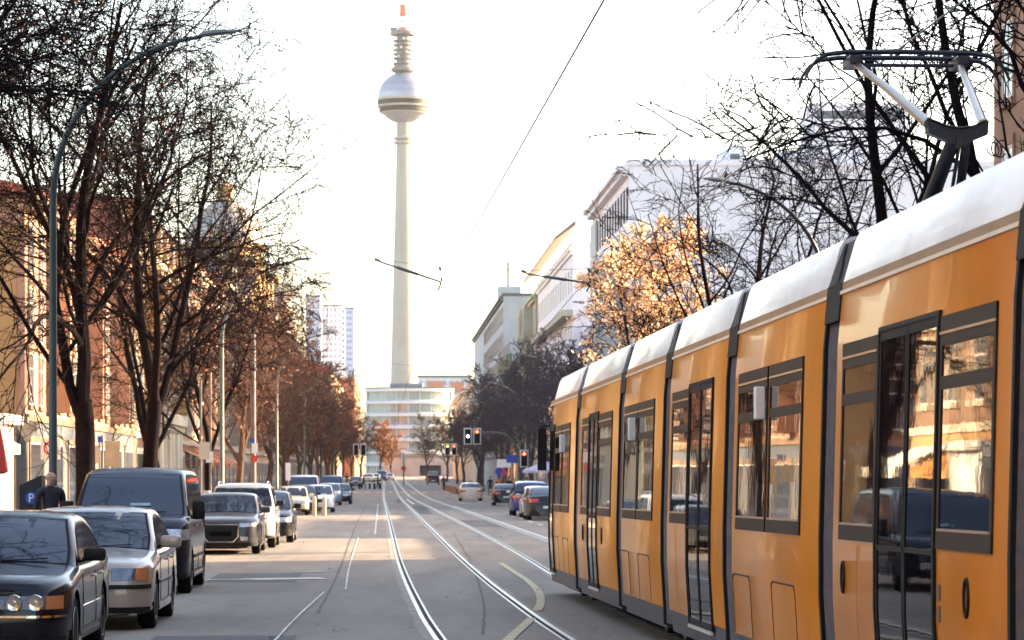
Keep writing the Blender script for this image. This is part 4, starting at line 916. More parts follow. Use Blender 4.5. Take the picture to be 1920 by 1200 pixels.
def win_mesh(w_, h_, sur, style='sash'):
    key = (w_, h_, sur.name if sur else '', style)
    if key in WM: return WM[key]
    m = MB(); a, b = w_ / 2, h_ / 2; fr = mt['wframe'] if style != 'dark' else mt['frame']
    if sur:
        e = .16; m.box(0, .07, -a - e, a + e, b, b + e * 1.4, sur); m.box(0, .11, -a - e, a + e, -b - e, -b, sur); m.box(0, .05, -a - e, -a, -b, b, sur); m.box(0, .05, a, a + e, -b, b, sur)
    f_ = .07; m.box(0, .032, -a, a, b - f_, b, fr); m.box(0, .032, -a, a, -b, -b + f_, fr); m.box(0, .032, -a, -a + f_, -b + f_, b - f_, fr); m.box(0, .032, a - f_, a, -b + f_, b - f_, fr)
    if style in ('sash', 'dark'): m.box(0, .030, -.035, .035, -b + f_, b - f_, fr); m.box(0, .028, -a + f_, a - f_, b * .36, b * .36 + .06, fr)
    m.add([(.012, -a + f_, -b + f_), (.012, a - f_, -b + f_), (.012, a - f_, b - f_), (.012, -a + f_, b - f_)], [(0, 1, 2, 3)], mt['wpane'])
    WM[key] = m.mesh('window', fix=True); return WM[key]
def building(name, label, s0, s1, t0, depth, sd, h, wall, floors=5, bay=3.2, ww=(1.25, 1.9), trim=None, roof='gable', rmat=None, rh=3.0, end=False, gf=4.2, bays=(), balc=(), awn=None, style='sash', corn=.45, base=None, group=None, shop=True, sur=True, grp=None):
    """sd = -1: stands on the left of the street and faces right; +1 the mirror of it"""
    trim = trim or T_crm; rmat = rmat or R_red; L = s1 - s0; z0 = -.4
    p = at(s0, t0, .12); p.z = min(p.z, G(ST(s1, t0).y) + .12); o = thing(name, label, 'building', p, TH, grp); f = -sd     # f = direction of the front's normal along x
    X = lambda x: sorted((f * x, f * -0.0)) ; back = -f * depth
    m = MB(); xa, xb = sorted((0, back)); m.box(xa, xb, 0, L, z0, h, wall); m.build('wall', o)
    if base: m = MB(); x_ = sorted((0, f * .05)); m.box(x_[0], x_[1], .01, L - .01, z0, gf - .35, base); xe = sorted((f * .05, back)); m.box(xe[0], xe[1], -.04, .01, z0, gf - .35, base); m.build('plinth', o)
    x0 = sorted((f * 0, f * corn)); m = MB(); m.box(x0[0], x0[1], -.05, L + .05, h - .55, h - .25, trim); x0 = sorted((0, f * corn * .6)); m.box(x0[0], x0[1], 0, L, h - .85, h - .55, trim)
    m.build('cornice', o); fh = (h - gf - .9) / max(1, floors - 1)
    m = MB(); x0 = sorted((0, f * .14)); m.box(x0[0], x0[1], 0, L, gf - .35, gf - .1, trim)
    if floors > 2: m.box(x0[0], x0[1], 0, L, gf + fh - .12, gf + fh + .05, trim)
    m.build('string_course', o)
    if roof == 'gable':
        m = MB(); xo = f * .5; xm = -f * depth * .5; m.prism([(xo, h - .25), (xo, h - .1), (xm, h + rh), (back, h - .1), (back, h - .25)], -.25, L + .25, rmat, 'y'); ro = m.build('roof', o)
    elif roof == 'mansard':
        m = MB(); m.prism([(f * .15, h - .2), (-f * 1.1, h + rh), (-f * (depth - 1), h + rh + .5), (back, h - .2)], .02, L - .02, rmat, 'y'); ro = m.build('roof', o)
        for k in range(max(1, int(L / 5))):
            y = (k + .5) * L / max(1, int(L / 5)); d = MB(); x_ = sorted((f * .05, -f * 1.4)); d.box(x_[0], x_[1], y - .75, y + .75, h + .3, h + 2.0, wall); xo = sorted((f * .2, -f * 1.4)); d.box(xo[0], xo[1], y - .9, y + .9, h + 2.0, h + 2.15, T_dk); do = d.build('dormer', ro)
            inst(win_mesh(1.0, 1.25, None, style), 'window', do, (f * .055, y, h + 1.15), 0 if f > 0 else math.pi)
    else:
        m = MB(); x_ = sorted((f * .12, back)); m.box(x_[0], x_[1], -.08, L + .08, h - .25, h + .12, trim); ro = m.build('roof', o)
    r_ = random.Random(int(s0 * 7 + t0)); 
    for k in range(2):
        m = MB(); y = L * (.25 + .5 * k); x = -f * depth * .45; m.box(x - .4, x + .4, y - .9, y + .9, h, h + (rh if roof != 'flat' else .2) + 1.1, W_bri); m.box(x - .5, x + .5, y - 1.0, y + 1.0, h + (rh if roof != 'flat' else .2) + 1.1, h + (rh if roof != 'flat' else .2) + 1.25, T_dk); m.build('chimney', ro)
    nb = max(2, int(L / bay)); cnt = 0; rz = 0 if f > 0 else math.pi
    for b_ in range(nb):
        y = (b_ + .5) * L / nb
        for k in range(1, floors):
            z = gf + (k - .5) * fh; 
            if cnt < 92:
                xo = f * (.90 if b_ in bays else 0)
                inst(win_mesh(ww[0], ww[1], trim if sur else None, style), 'window', o, (xo + f * .002, y, z), rz); cnt += 1
                if b_ in balc and k > 1:
                    m = MB(); x_ = sorted((f * .0, f * 1.15)); m.box(x_[0], x_[1], y - 1.5, y + 1.5, z - ww[1] / 2 - .28, z - ww[1] / 2 - .14, trim); x2 = sorted((f * 1.07, f * 1.13))
                    m.box(x2[0], x2[1], y - 1.5, y + 1.5, z - ww[1] / 2 - .14, z - ww[1] / 2 + .75, T_dk if b_ % 2 else wall); m.build('balcony', o)
        if b_ in bays:
            m = MB(); x_ = sorted((0, f * .89)); m.box(x_[0], x_[1], y - 1.25, y + 1.25, gf + .1, h - 1.2, wall); m.box(x_[0], x_[1] , y - 1.35, y + 1.35, h - 1.2, h - 1.0, trim); m.build('bay', o)
        if shop and b_ % 2 == 0 and b_ + 1 < nb + 1:
            y1 = min(L - 2, y + L / nb * .5); wd = min(4.6, L / nb * 1.6); inst(win_mesh(round(wd, 1), 2.7, T_dk if style == 'dark' else trim, 'shop'), 'shop_window', o, (f * .055, y1, 1.75), rz)
            if awn:
                a_ = AW[awn[b_ // 2 % len(awn)]]; m = MB(); m.add([(f * .1, y1 - wd / 2, 3.5), (f * .1, y1 + wd / 2, 3.5), (f * 1.7, y1 + wd / 2, 2.75), (f * 1.7, y1 - wd / 2, 2.75), (f * 1.7, y1 - wd / 2, 2.45), (f * 1.7, y1 + wd / 2, 2.45)], [(0, 1, 2, 3), (3, 2, 5, 4)], a_); m.build('awning', o)
    if end:                                     # windows in the wall that faces down the street
        ne = max(1, int(depth / (bay * 1.1))) if end is True else end
        for b_ in range(ne):
            for k in range(1, floors):
                inst(win_mesh(ww[0], ww[1], trim if sur else None, style), 'window', o, (-f * (b_ + .6) * depth / (ne + .2), -.002, gf + (k - .5) * fh), -math.pi / 2)
    return o
building('townhouse', 'dark brick house nearest the camera on the left, ochre shops under white and orange awnings', 57, 91, -12.8, 14, -1, 17, W_brn, 5, base=W_och, awn=['white', 'orange'], roof='gable')
building('townhouse', 'brown brick house at the right edge behind the bare tree', 20, 70.8, 14.8, 12, 1, 20, W_brn, 6, roof='flat', trim=W_brn)
o = building('townhouse', 'low corner house with salmon red roof across the side street', 105, 150, -12.8, 14, -1, 12.2, W_pea, 4, roof='gable', rmat=M('salmon_roof', (.52, .16, .10), .8, 0, .2, 2), rh=1.6, end=3, trim=W_brn, base=W_sl, bays=(2, 6, 10))
m = MB()                                        # coloured panels of the corner house's end wall
for xa, xb, za, zb_, mm in ((-1.9, -.3, .6, 10.8, W_och), (-5.6, -4.2, .6, 10.8, W_och), (-3.6, -2.5, .6, 3.1, M('door_blue_grey', (.10, .14, .20), .5))): m.box(xa, xb, -.06, 0, za, zb_, mm)
m.build('end_panel', o)
o2 = building('townhouse', 'cream and ochre house next to the low corner house', 150.2, 186, -12.8, 13, -1, 14.0, W_och, 5, roof='mansard', rmat=R_brn, rh=2.2, bays=(2, 8), balc=(5,), end=2, base=W_brn)
for yk in (7, 9.4, 13, 15.4, 19, 21.4):
    m = MB(); m.lathe([(.42, -.3), (.42, .15), (.30, .2), (.27, 4.2), (.40, 4.4), (.40, 4.7)], 14, T_crm, (.75, yk, 0)); m.build('column', o2)
m = MB(); m.box(.0, 1.25, 6, 22.5, 4.7, 5.3, T_crm); m.build('porch_beam', o2)
building('townhouse', 'peach coloured house with balconies in the middle of the left row', 186.2, 228, -12.8, 13, -1, 16.0, W_pea, 5, roof='gable', rmat=R_red, rh=2.2, balc=(2, 3, 9), awn=['orange', 'red'], bays=(6,), end=2, base=W_bri)
building('townhouse', 'pale cream house left of the domed house', 228.2, 283, -12.8, 13, -1, 17.6, W_cre, 5, roof='mansard', rmat=R_gry, rh=2.0, bays=(4, 11), balc=(8,), end=2)
dh = building('domed_house', 'ornate orange house with a large gilded corner dome', 283.2, 338, -12.8, 14, -1, 20.5, W_pea, 6, bay=3.6, roof='mansard', rmat=R_brn, rh=2.4, bays=(4, 9), balc=(6,), end=3)
def turret(par, x, y, z0, r, hd, hdome, wall, dome, sides=8, fin=1.0):
    m = MB(); m.lathe([(r, z0 - 3), (r, z0 + hd), (r * 1.12, z0 + hd + .1), (r * 1.12, z0 + hd + .5), (r * .98, z0 + hd + .5)], sides, wall, (x, y, 0), a0=math.pi / 8); t_ = m.build('turret', par)
    m = MB(); zb_ = z0 + hd + .5; m.lathe([(r * 1.0, zb_), (r * .99, zb_ + hdome * .2), (r * .9, zb_ + hdome * .45), (r * .7, zb_ + hdome * .7), (r * .38, zb_ + hdome * .9), (r * .26, zb_ + hdome)], 16, dome, (x, y, 0)); m.build('dome', t_, ang=30)
    m = MB(); zt = zb_ + hdome; m.lathe([(r * .2, zt - .1), (r * .2, zt + 1.0 * fin), (r * .3, zt + 1.05 * fin), (r * .12, zt + 1.6 * fin), (.05, zt + 1.9 * fin), (.05, zt + 3.0 * fin), (.16, zt + 3.1 * fin), (.001, zt + 3.4 * fin)], 12, wall, (x, y, 0)); m.build('lantern', t_)
    for k in range(8):
        a = k * math.pi / 4; rr_ = r * math.cos(math.pi / 8) if sides == 8 else r
        inst(win_mesh(1.0, min(2.0, hd * .55), T_crm, 'sash'), 'window', t_, (x + (rr_ + .01) * math.cos(a), y + (rr_ + .01) * math.sin(a), z0 + hd * .5), a)
W_dom = wallm('gilded_stone', (.52, .33, .15)); DOM = M('dome_sheet', (.34, .30, .27), .45, .3, .25, 1.5, dirt=(.45, .28, .12), dscale=.5)
turret(dh, -2.9, 5.5, 20.5, 3.9, 3.4, 4.4, W_dom, DOM)
for y in (16, 27, 38): m = MB(); m.prism([(-2.2 + 0, 20.3), (2.2, 20.3), (1.6, 22.6), (0, 23.8), (-1.6, 22.6)], 0, .5, W_dom, 'x'); g_ = m.build('gable_front', dh); g_.location = (.1, y, 0)
d2 = building('turreted_house', 'orange brown house with a smaller domed turret beside the tower blocks', 338.2, 432, -12.9, 14, -1, 20.8, W_bri, 6, bay=4.2, roof='gable', rmat=R_brn, rh=2.4, bays=(5, 12), balc=(9,))
turret(d2, -1.6, 56, 20.6, 2.1, 2.6, 3.4, W_dom, DOM, fin=.8); turret(d2, -1.4, 90, 20.6, 1.5, 1.6, 2.0, W_dom, DOM, fin=.6)
building('townhouse', 'white gabled house with red tiled roof below the tower blocks', 470, 560, -11.6, 16, -1, 16.5, W_cre, 5, bay=4.2, roof='gable', rmat=R_red, rh=5.0, end=2)
building('townhouse', 'orange house with red roof at the far left end of the street', 562, 690, -10.2, 16, -1, 21, W_och, 6, bay=4.4, roof='gable', rmat=R_red, rh=3.6, balc=(1, 4, 8), shop=False)
building('townhouse', 'sunlit balconied house ending just left of the glass office block', 700, 860, -7.2, 16, -1, 24, W_bri, 7, bay=5.5, roof='flat', balc=(1, 3, 5, 7, 9), shop=False)
# right side
wb = building('white_block', 'big white corner block with blank side wall above the orange tree', 174, 205, 14.5, 26, 1, 20.6, W_whi, 6, bay=2.1, ww=(1.0, 2.0), roof='flat', trim=W_whi, corn=.7, shop=False, sur=False, style='dark')
m = MB(); m.box(-.9, 0, -.3, 27, 15.2, 15.5, T_dk); m.box(-.5, 0, .02, 27, 14.9, 15.2, W_gre); m.build('ledge', wb)
m = MB(); m.box(-.16, -.001, 25.5, 30.9, 14, 19.3, W_gre); m.build('pilaster', wb)
for i in range(11):
    m = MB(); y = .6 + i * 2.5; m.box(-.18, -.001, y, y + .42, .2, 14.8, W_gre); m.build('pilaster', wb)
for x0, x1, z1, y0 in ((6.2, 7.4, 22.0, 4), (10.0, 11.8, 21.9, 5), (11.8, 17.8, 24.9, 6)):
    m = MB(); m.box(x0, x1, y0, y0 + 5, 20.6, z1, W_whi); m.box(x0 + .3, x1 - .3, y0 - .02, y0, z1 - 1.0, z1 - .5, T_dk); m.build('roof_box', wb)
building('low_house', 'low pale house between the two white blocks', 206, 225, 15.6, 12, 1, 13.5, W_lav, 4, roof='flat', trim=W_whi, shop=False, sur=False)
b2 = building('white_house', 'white house with sloping brown eaves and narrow lavender front', 226, 278, 14.5, 13, 1, 19.8, W_whi, 5, bay=3.4, roof='flat', trim=W_whi, corn=.3, shop=True, sur=False)
m = MB(); m.prism([(-1.5, 20.0), (-1.4, 20.3), (.2, 21.6), (.2, 21.2)], -.4, 52.4, W_eav, 'y'); m.build('eaves', b2); m = MB(); m.box(-.8, 0, .2, 51.8, 14.2, 14.7, W_oli); m.build('ledge', b2)
building('olive_house', 'narrow olive grey house with a boxy oriel', 278.3, 300, 14.3, 12, 1, 19.2, W_oli, 5, bay=4, roof='flat', trim=W_oli, bays=(1, 3), shop=False)
b4 = building('brown_roofed_house', 'orange house under a steep brown roof behind green scaffolding', 300.3, 360, 14.5, 12, 1, 14.4, W_och, 4, bay=3.6, roof='gable', rmat=R_brn, rh=5.2, end=2)
m = MB(); m.box(-1.2, -1.0, 12, 40, 9, 14.8, M('green_netting', (.03, .16, .08), .8, 0, .25, 1)); m.build('scaffold_net', b4); m = MB()
for y in range(12, 41, 4): m.tube([(-1.25, y, -.2), (-1.25, y, 16)], .05, 5, mt['polegrey'])
m.build('scaffold', b4)
b5 = building('glazed_block', 'tall grey glazed block at the right end of the street', 362, 480, 14.6, 16, 1, 24, W_gre, 7, bay=4.6, ww=(3.2, 2.0), roof='flat', trim=T_dk, shop=False, sur=False, style='dark')
m = MB(); m.box(1, 4, 40, 46, 24, 27.5, W_gre); m.box(2.2, 2.5, 42, 42.3, 27.5, 31, R_gry); m.build('roof_box', b5)
building('townhouse', 'far dull house at the right end beyond the glazed block', 482, 640, 14.8, 16, 1, 17, W_cre, 5, bay=5, roof='gable', shop=False)
for a, b, hh in ((56, 86, 16.3), (111, 148, 15.9), (169, 210, 18)):  # unseen blocks added to shade the road; their gaps let sunlit bands through
    building('shading_block', 'unseen shading block added behind the right-hand houses, from street metre %d' % a if 0 else {56: 'unseen shading block added behind the brown brick house', 111: 'unseen shading block added behind the bare trees on the right', 169: 'unseen shading block added behind the big white corner block'}[a], a, b, 45, 12, 1, hh, W_cre, 5, bay=4, shop=False, roof='flat')
building('low_house', 'low brick house behind the tram and the bare trees', 72, 173, 17, 10, 1, 5.2, W_brn, 2, bay=4.5, gf=3.6, roof='flat', trim=W_brn, shop=False)
# far buildings
gb = thing('glass_office', 'curved glass office block with white floor bands closing the street', 'building', (PX(765, 880), 880, G(880)), 0)
WB = M('white_floor_band', (.50, .52, .54), .5); GG = M('office_glass', (.20, .27, .29), .08, .1, .3, .08, spec=.8)
def arc(R0, n=26, a0=-62, a1=62): return [(R0 * math.sin(R(a0 + (a1 - a0) * k / n)) * 1.0, 16 - 16 * math.cos(R(a0 + (a1 - a0) * k / n)) * (R0 / 16)) for k in range(n + 1)]
g1 = arc(14.3); g2 = arc(15.4)
for k in range(7):
    z = .5 + 3.75 * k; m = MB(); m.grid([[(x, y, z) for x, y in g1], [(x, y, z + 2.5) for x, y in g1]], GG); m.build('glazing', gb, ang=60)
    m = MB(); m.grid([[(x, y, z + 2.5) for x, y in g1], [(x, y, z + 2.5) for x, y in g2], [(x, y, z + 3.35) for x, y in g2], [(x, y, z + 3.75) for x, y in g1]], WB); m.build('floor_band', gb, ang=30)
    m = MB()
    for j in range(1, 26, 3): x, y = g1[j]; m.box(x - .1, x + .1, y - .15, y + .02, z, z + 2.5, WB)
    m.build('mullions', gb)
m = MB(); n = len(g1); m.add([(x, y, 26.8) for x, y in g2] + [(g2[-1][0], 30, 26.8), (g2[0][0], 30, 26.8)], [tuple(range(n + 2))], WB); m.box(-13, 13, 9, 28, 0, 26.5, W_gre); m.box(-6, 4, 12, 22, 26.9, 28.2, R_gry); m.build('roof', gb)
HW_ = M('far_window', (.30, .33, .42), .3)
def slab(name, label, px0, px1, ytop, d, dep, wall, cols, rows_, extra=None, z0=0):
    k = F / d; x0, x1 = PX(px0, d), PX(px1, d); h = (HZ - ytop) / k + CAMZ; o = thing(name, label, 'building', ((x0 + x1) / 2, d, z0), 0); w_ = x1 - x0; h -= z0
    m = MB(); m.box(-w_ / 2, w_ / 2, 0, dep, 0, h, wall); m.build('wall', o)
    m = MB(); m.box(-w_ / 2 - .3, w_ / 2 + .3, -.3, dep, h, h + .8, R_gry); m.build('roof', o)
    wd = w_ / cols * .28; m = MB(); m.box(-wd, wd, -.12, 0, 0, 1.5, HW_); wm_ = m.mesh('window')
    for i in range(cols):
        for j in range(rows_): inst(wm_, 'window', o, (-w_ / 2 + (i + .5) * w_ / cols, 0, h - (j + .6) * 3.0 - .8))
    if extra: extra(o, w_, h, dep)
    return o
HR = wallm('highrise_panel', (.60, .61, .66), .93)
def bal(o, w_, h, dep):
    m = MB()
    for j in range(26): m.box(w_ / 2 - .02, w_ / 2 + 1.2, 1, dep - 1, h - 3 * j - 3.2, h - 3 * j - 2.0, mt['polegreen'])
    m.build('balcony_column', o)
slab('tower_block', 'far pale tower block with dotted windows, leftmost above the roofs', 573, 601, 556, 1500, 14, HR, 3, 24); slab('tower_block', 'far white tower block in the middle of the three', 601, 641, 574, 1520, 14, HR, 5, 20, bal)
slab('tower_block', 'far lavender tower block nearest the television tower', 647, 664, 579, 1500, 14, wallm('lilac_panel', (.50, .52, .68), .95), 1, 20)
def redband(o, w_, h, dep):
    m = MB(); m.box(-w_ * .32, -w_ * .02, -.5, 0, h - 4.5, h - 1.2, M('orange_panel', (.46, .20, .11), .6)); m.box(w_ * .12, w_ * .35, -.5, 0, h - 5, h - 1.5, W_sal); m.build('panel', o)
slab('office_block', 'far flat roofed block with orange panels right of the tower foot', 784, 884, 708, 1000, 20, W_lit, 9, 5, redband)
up = thing('underpass', 'grey viaduct with a dark underpass opening at the end of the street', 'viaduct', (PX(810, 835), 835, G(835)), 0); CC = wallm('viaduct_concrete', (.34, .33, .32))
m = MB(); m.box(-14, -3.5, 0, 12, 0, 5.4, CC); m.box(2.6, 14, 0, 12, 0, 5.4, CC); m.box(-3.5, 2.6, 0, 12, 3.2, 5.4, CC); m.build('wall', up); m = MB(); m.box(-3.5, 2.6, 3, 3.2, 0, 3.2, M('underpass_shade', (.06, .08, .11), .7)); m.build('shade_panel', up)  # dark panel fills the opening, painted as the shade inside
m = MB(); m.box(-14.3, 14.3, -.3, 0, 5.4, 6.0, mt['polegrey']); m.build('parapet', up)

building('townhouse', 'plain ochre house added out of view behind the camera, left side', -75, 20, -12.8, 12, -1, 18, W_och, 5, bay=4.5, shop=False, balc=(3, 8))  # unseen houses on both sides, added for what the car fronts mirror
building('townhouse', 'plain cream house added out of view behind the camera, right side', -75, 19, 14.8, 12, 1, 18, W_cre, 5, bay=4.5, shop=False, roof='flat')
hz = MB(); hz.box(-700, 700, -120, 2100, -4, 420, mt['wpaint']); ho = hz.build('haze'); tag(ho, 'thin warm haze filling the air over the street', 'haze', kind='stuff')
hm_ = bpy.data.materials.new('haze_air'); hm_.use_nodes = True; ht = hm_.node_tree; ht.nodes.clear(); ou = ht.nodes.new("ShaderNodeOutputMaterial"); pv = ht.nodes.new("ShaderNodeVolumePrincipled"); pv.inputs["Color"].default_value = (.95, .95, .97, 1); pv.inputs["Density"].default_value = .00003; pv.inputs["Anisotropy"].default_value = .3
ht.links.new(pv.outputs[0], ou.inputs["Volume"]); ho.data.materials.clear(); ho.data.materials.append(hm_)
# ---------------------------------------------------------------- street furniture
def lamp(s, sd, label, grp, reach=3.3, h=9.4, mat=None, rad=.08):
    mat = mat or ('polegreen' if sd < 0 else 'polelight')
    t = -5.62 if sd < 0 else 11.15; o = thing('street_lamp', label, 'street lamp', at(s, t, .12), TH + (math.pi if sd > 0 else 0), grp); A = mt[mat]
    h = h - .1; m = MB(); m.tube([(0, 0, 0), (0, 0, 1.1), (0, 0, 1.15), (0, 0, h - 2.85)], [rad * 1.35, rad * 1.35, rad, rad * .8], 12, A); m.build('pole', o, ang=40)
    m = MB(); pts = [(reach * (1 - math.cos(a)) * .88, 0, h - 2.85 + 2.8 * math.sin(a)) for a in [k * math.pi / 2 / 12 for k in range(12)]]; m.tube(pts, [rad * .8 - rad * .35 * k / 11 for k in range(12)], 10, A); m.build('arm', o, ang=60)
    m = MB(); x0 = pts[-1][0] - .05; z0 = pts[-1][2] + .0
    rows = []
    for x, w_, hh in ((0, .04, .035), (.08, .075, .06), (.25, .12, .075), (.45, .11, .06), (.60, .06, .03), (.64, .01, .01)):
        rows.append([(x0 + x, w_ * math.cos(a), z0 + .02 + x * .10 + hh * math.sin(a) * (1 if math.sin(a) > 0 else .5)) for a in [k * math.pi / 5 for k in range(10)]])
    m.grid(rows, mt['polegrey'], True); m.build('lamp_head', o, ang=50); return o
LL, LR = 'curved lamp posts along the left kerb', 'curved lamp posts along the right pavement'
lamp(50, -1, 'tall curved street lamp at the upper left, its head against the white sky', LL, rad=.075, mat='poledark')
lamp(101.5, -1, 'curved street lamp reaching out beside the orange domes', LL); lamp(153, -1, 'curved street lamp crossing in front of the pale tower blocks', LL); lamp(205, -1, 'curved street lamp over the red roofed house', LL); lamp(258, -1, 'far curved street lamp above the hanging signals', LL, mat='darkmetal')
lamp(74, 1, 'curved street lamp arm among the branches before the white wall', LR, mat='darkmetal'); lamp(126, 1, 'curved street lamp beside the olive house, above the tram nose', LR); lamp(179, 1, 'upper one of the two grey green lamp arcs left of the tram front', LR); lamp(233, 1, 'full grey green lamp post arching left of the tram front', LR); lamp(287, 1, 'small far lamp arc over the dark trees on the right', LR)
def mast(s, t, h, label, r=.12, mat='polegrey'):
    o = thing('wire_mast', label, 'mast', at(s, t, .12), 0); m = MB(); m.tube([(0, 0, 0), (0, 0, .8), (0, 0, .85), (0, 0, h)], [r * 1.3, r * 1.3, r, r * .8], 12, mt[mat]); m.build('pole', o, ang=40)
    m = MB(); m.lathe([(r * .95, h * .8), (r * 1.15, h * .8 + .02), (r * 1.15, h * .8 + .12), (r * .95, h * .8 + .14)], 12, mt['darkmetal']); m.build('collar', o)
mast(119.5, -5.35, 7.6, 'thick pinkish mast between the bare trees, above the dark compact car', .125, 'poledull')
SG = {'red': M('lit_red', (.8, .05, .03), .4, emit=(1, .06, .03, 3.0)), 'white': M('lit_white', (.9, .9, .9), .4, emit=(1, 1, .95, 1.2)), 'yellow': M('lit_yellow', (.9, .6, .1), .4, emit=(1, .5, .08, 1.5)), 'off': mt['black']}
def signal(par, x, z, state, y=0, name='signal_head', vert=3):
    m = MB(); m.box(x - .28, x + .28, y + .02, y + .05, z - .58, z + .58, mt['wpaint']); m.box(x - .20, x + .20, y - .12, y + .019, z - .50, z + .50, mt['black'])
    for k, zz_ in enumerate((.32, 0, -.32)):
        st = state[k]; m.lathe([(.001, -.135), (.10, -.13), (.11, -.12)], 12, SG[st], (x, y, z + zz_), 'y')
        m.tube([(x - .12, y - .12, z + zz_), (x - .12, y - .24, z + zz_ + .03), (x, y - .24, z + zz_ + .14), (x + .12, y - .24, z + zz_ + .03), (x + .12, y - .12, z + zz_)], .012, 4, mt['black'])
    m.build(name, par)
def sig_mast(s, t, heads, z, reach, label, sd, mat='polegreen'):
    o = thing('traffic_signal', label, 'traffic light', at(s, t, .12), TH, None); dr = -1 if sd > 0 else 1; m = MB()
    pts = [(0, 0, 0), (0, 0, z - 1.6)] + [(dr * 1.6 * (1 - math.cos(a)), 0, z - 1.6 + 1.6 * math.sin(a)) for a in [k * math.pi / 16 for k in range(1, 9)]] + [(dr * reach, 0, z + .05)]
    m.tube(pts, [.09] * 2 + [.07] * 8 + [.05], 8, mt[mat]); m.build('signal_arm', o, ang=60)
    for x, st in heads: signal(o, x, z - .25, st, -.1)
    return o
k_ = F / 204
sig_mast(204, 9.3, [(-2.9, ('red', 'off', 'off')), (-3.55, ('off', 'white', 'off'))], 4.85, 3.6, 'signal mast on the right, one head lit red and one white', 1)
sig_mast(287, 9.3, [(-2.55, ('red', 'off', 'off')), (-3.2, ('yellow', 'off', 'off'))], 4.6, 3.3, 'farther signal mast on the right, heads lit red and yellow', 1, 'darkmetal')
sig_mast(285, -5.1, [(2.3, ('off',) * 3), (3.0, ('off',) * 3)], 4.55, 3.1, 'signal mast on the left with two unlit heads before dark trees', -1, 'darkmetal')
o = thing('pedestrian_signal', 'low signal post showing red beside the right kerb', 'traffic light', at(196, 9.3, .12), TH); m = MB(); m.tube([(0, 0, 0), (0, 0, 3.1)], .05, 8, mt['polegreen']); m.build('pole', o); signal(o, 0, 3.0, ('red', 'off', 'off'), -.1)
def sign(s, t, h, parts, label, name='road_sign', r=.035, mat='polegrey'):
    o = thing(name, label, 'sign', at(s, t, .12), TH); m = MB(); m.tube([(0, 0, 0), (0, 0, h)], r, 8, mt[mat]); m.build('pole', o)
    for nm, fn in parts: m = MB(); fn(m); m.build(nm, o)
    return o
def disc(m, z, r, mat, y=-.05, ring_=None, n=20):
    m.lathe([(r, y), (r, y + .012)], n, mat, (0, 0, z), 'y')
    if ring_: m.tube([((r - .03) * math.cos(a), y - .004, z + (r - .03) * math.sin(a)) for a in [k * math.pi / 10 for k in range(21)]], .03, 4, ring_)
def tri(m, z, r, mat, flip=1, y=-.05): m.prism([(r * math.cos(a), z + flip * r * math.sin(a)) for a in (math.pi / 2, math.pi * 7 / 6, math.pi * 11 / 6)], y, y + .012, mat, 'y')
sign(90, -10.9, 3.6, [('back_plate', lambda m: tri(m, 3.2, .44, mt['polegrey'], -1))], 'back of a give-way sign, point down, by the side street')
sign(91, -10.3, 3.0, [('board', lambda m: (m.box(-.30, .30, -.05, -.035, 2.3, 2.95, mt['wpaint']), disc(m, 2.65, .22, mt['wpaint'], -.06, mt['red'])))], 'white square sign with a red ring at the side street corner')
sign(93, -8.9, 3.1, [('board', lambda m: m.box(-.62, -.10, -.05, -.03, 2.2, 2.75, T_crm)), ('board', lambda m: m.box(.08, .55, -.05, -.03, 2.1, 2.9, mt['steel'])), ('plate', lambda m: m.box(-.15, .0, -.05, -.04, 2.85, 3.05, mt['blue']))], 'post with two cream boards between the dark tree trunks')
sign(108, -6.4, 5.6, [('plate', lambda m: m.box(-.16, .10, -.05, -.035, 2.3, 2.7, mt['wpaint']))], 'thin pale post with a small white plate left of the thick mast', r=.04)
sign(104, -6.5, 5.2, [('plate', lambda m: m.box(-.05, .32, -.05, -.035, 2.4, 3.0, T_crm))], 'thin pale post with a cream plate over the grey saloon', r=.04)
sign(116, -5.15, 3.6, [('plate', lambda m: m.box(-.10, .14, -.05, -.035, 2.7, 3.1, mt['wpaint'])), ('plate', lambda m: m.box(-.09, .09, -.05, -.035, 2.35, 2.62, mt['red'])), ('plate', lambda m: m.box(-.16, .02, -.055, -.04, 3.12, 3.3, mt['blue']))], 'post with red, white and blue plates just right of the thick mast')
sign(150, -4.95, 2.5, [('board', lambda m: m.box(-.12, .12, -.04, .04, 1.6, 2.5, mt['wpaint']))], 'narrow white board on a post above the cream car')
def nostop(m): disc(m, 2.75, .27, mt['blue'], -.05, mt['red']); m.tube([(-.17, -.06, 2.58), (.17, -.06, 2.92)], .025, 4, mt['red']); m.tube([(.17, -.06, 2.58), (-.17, -.06, 2.92)], .025, 4, mt['red'])
sign(146, 9.15, 3.4, [('disc', nostop), ('plate', lambda m: m.box(-.2, .2, -.06, -.045, 2.95, 3.35, mt['blue'])), ('plate', lambda m: m.box(-.2, .2, -.06, -.045, 2.3, 2.42, mt['wpaint']))], 'blue and red no stopping sign just left of the tram front')
sign(215, 9.3, 3.5, [('plate', lambda m: m.box(-.4, .4, -.06, -.045, 2.8, 3.4, mt['blue']))], 'square blue sign under the signal arm on the right')
sign(236, 9.2, 2.6, [('disc', lambda m: disc(m, 2.2, .35, mt['blue'])) , ], 'round blue sign beside the dark trunks on the right')
sign(228, 9.3, 3.2, [('board', lambda m: m.box(-.6, .6, -.06, -.04, 2.5, 3.15, mt['wpaint'])), ('triangle', lambda m: tri(m, 2.1, .36, mt['red']))], 'white board over a red triangle sign on the right pavement')
sign(420, PT(757, 420), 4.6, [('board', lambda m: m.box(-.3, .3, -.06, -.03, 3.4, 4.5, mt['wpaint'])), ('disc', lambda m: disc(m, 2.4, .35, mt['red']))], 'far post with white board and red disc in mid street', r=.09)
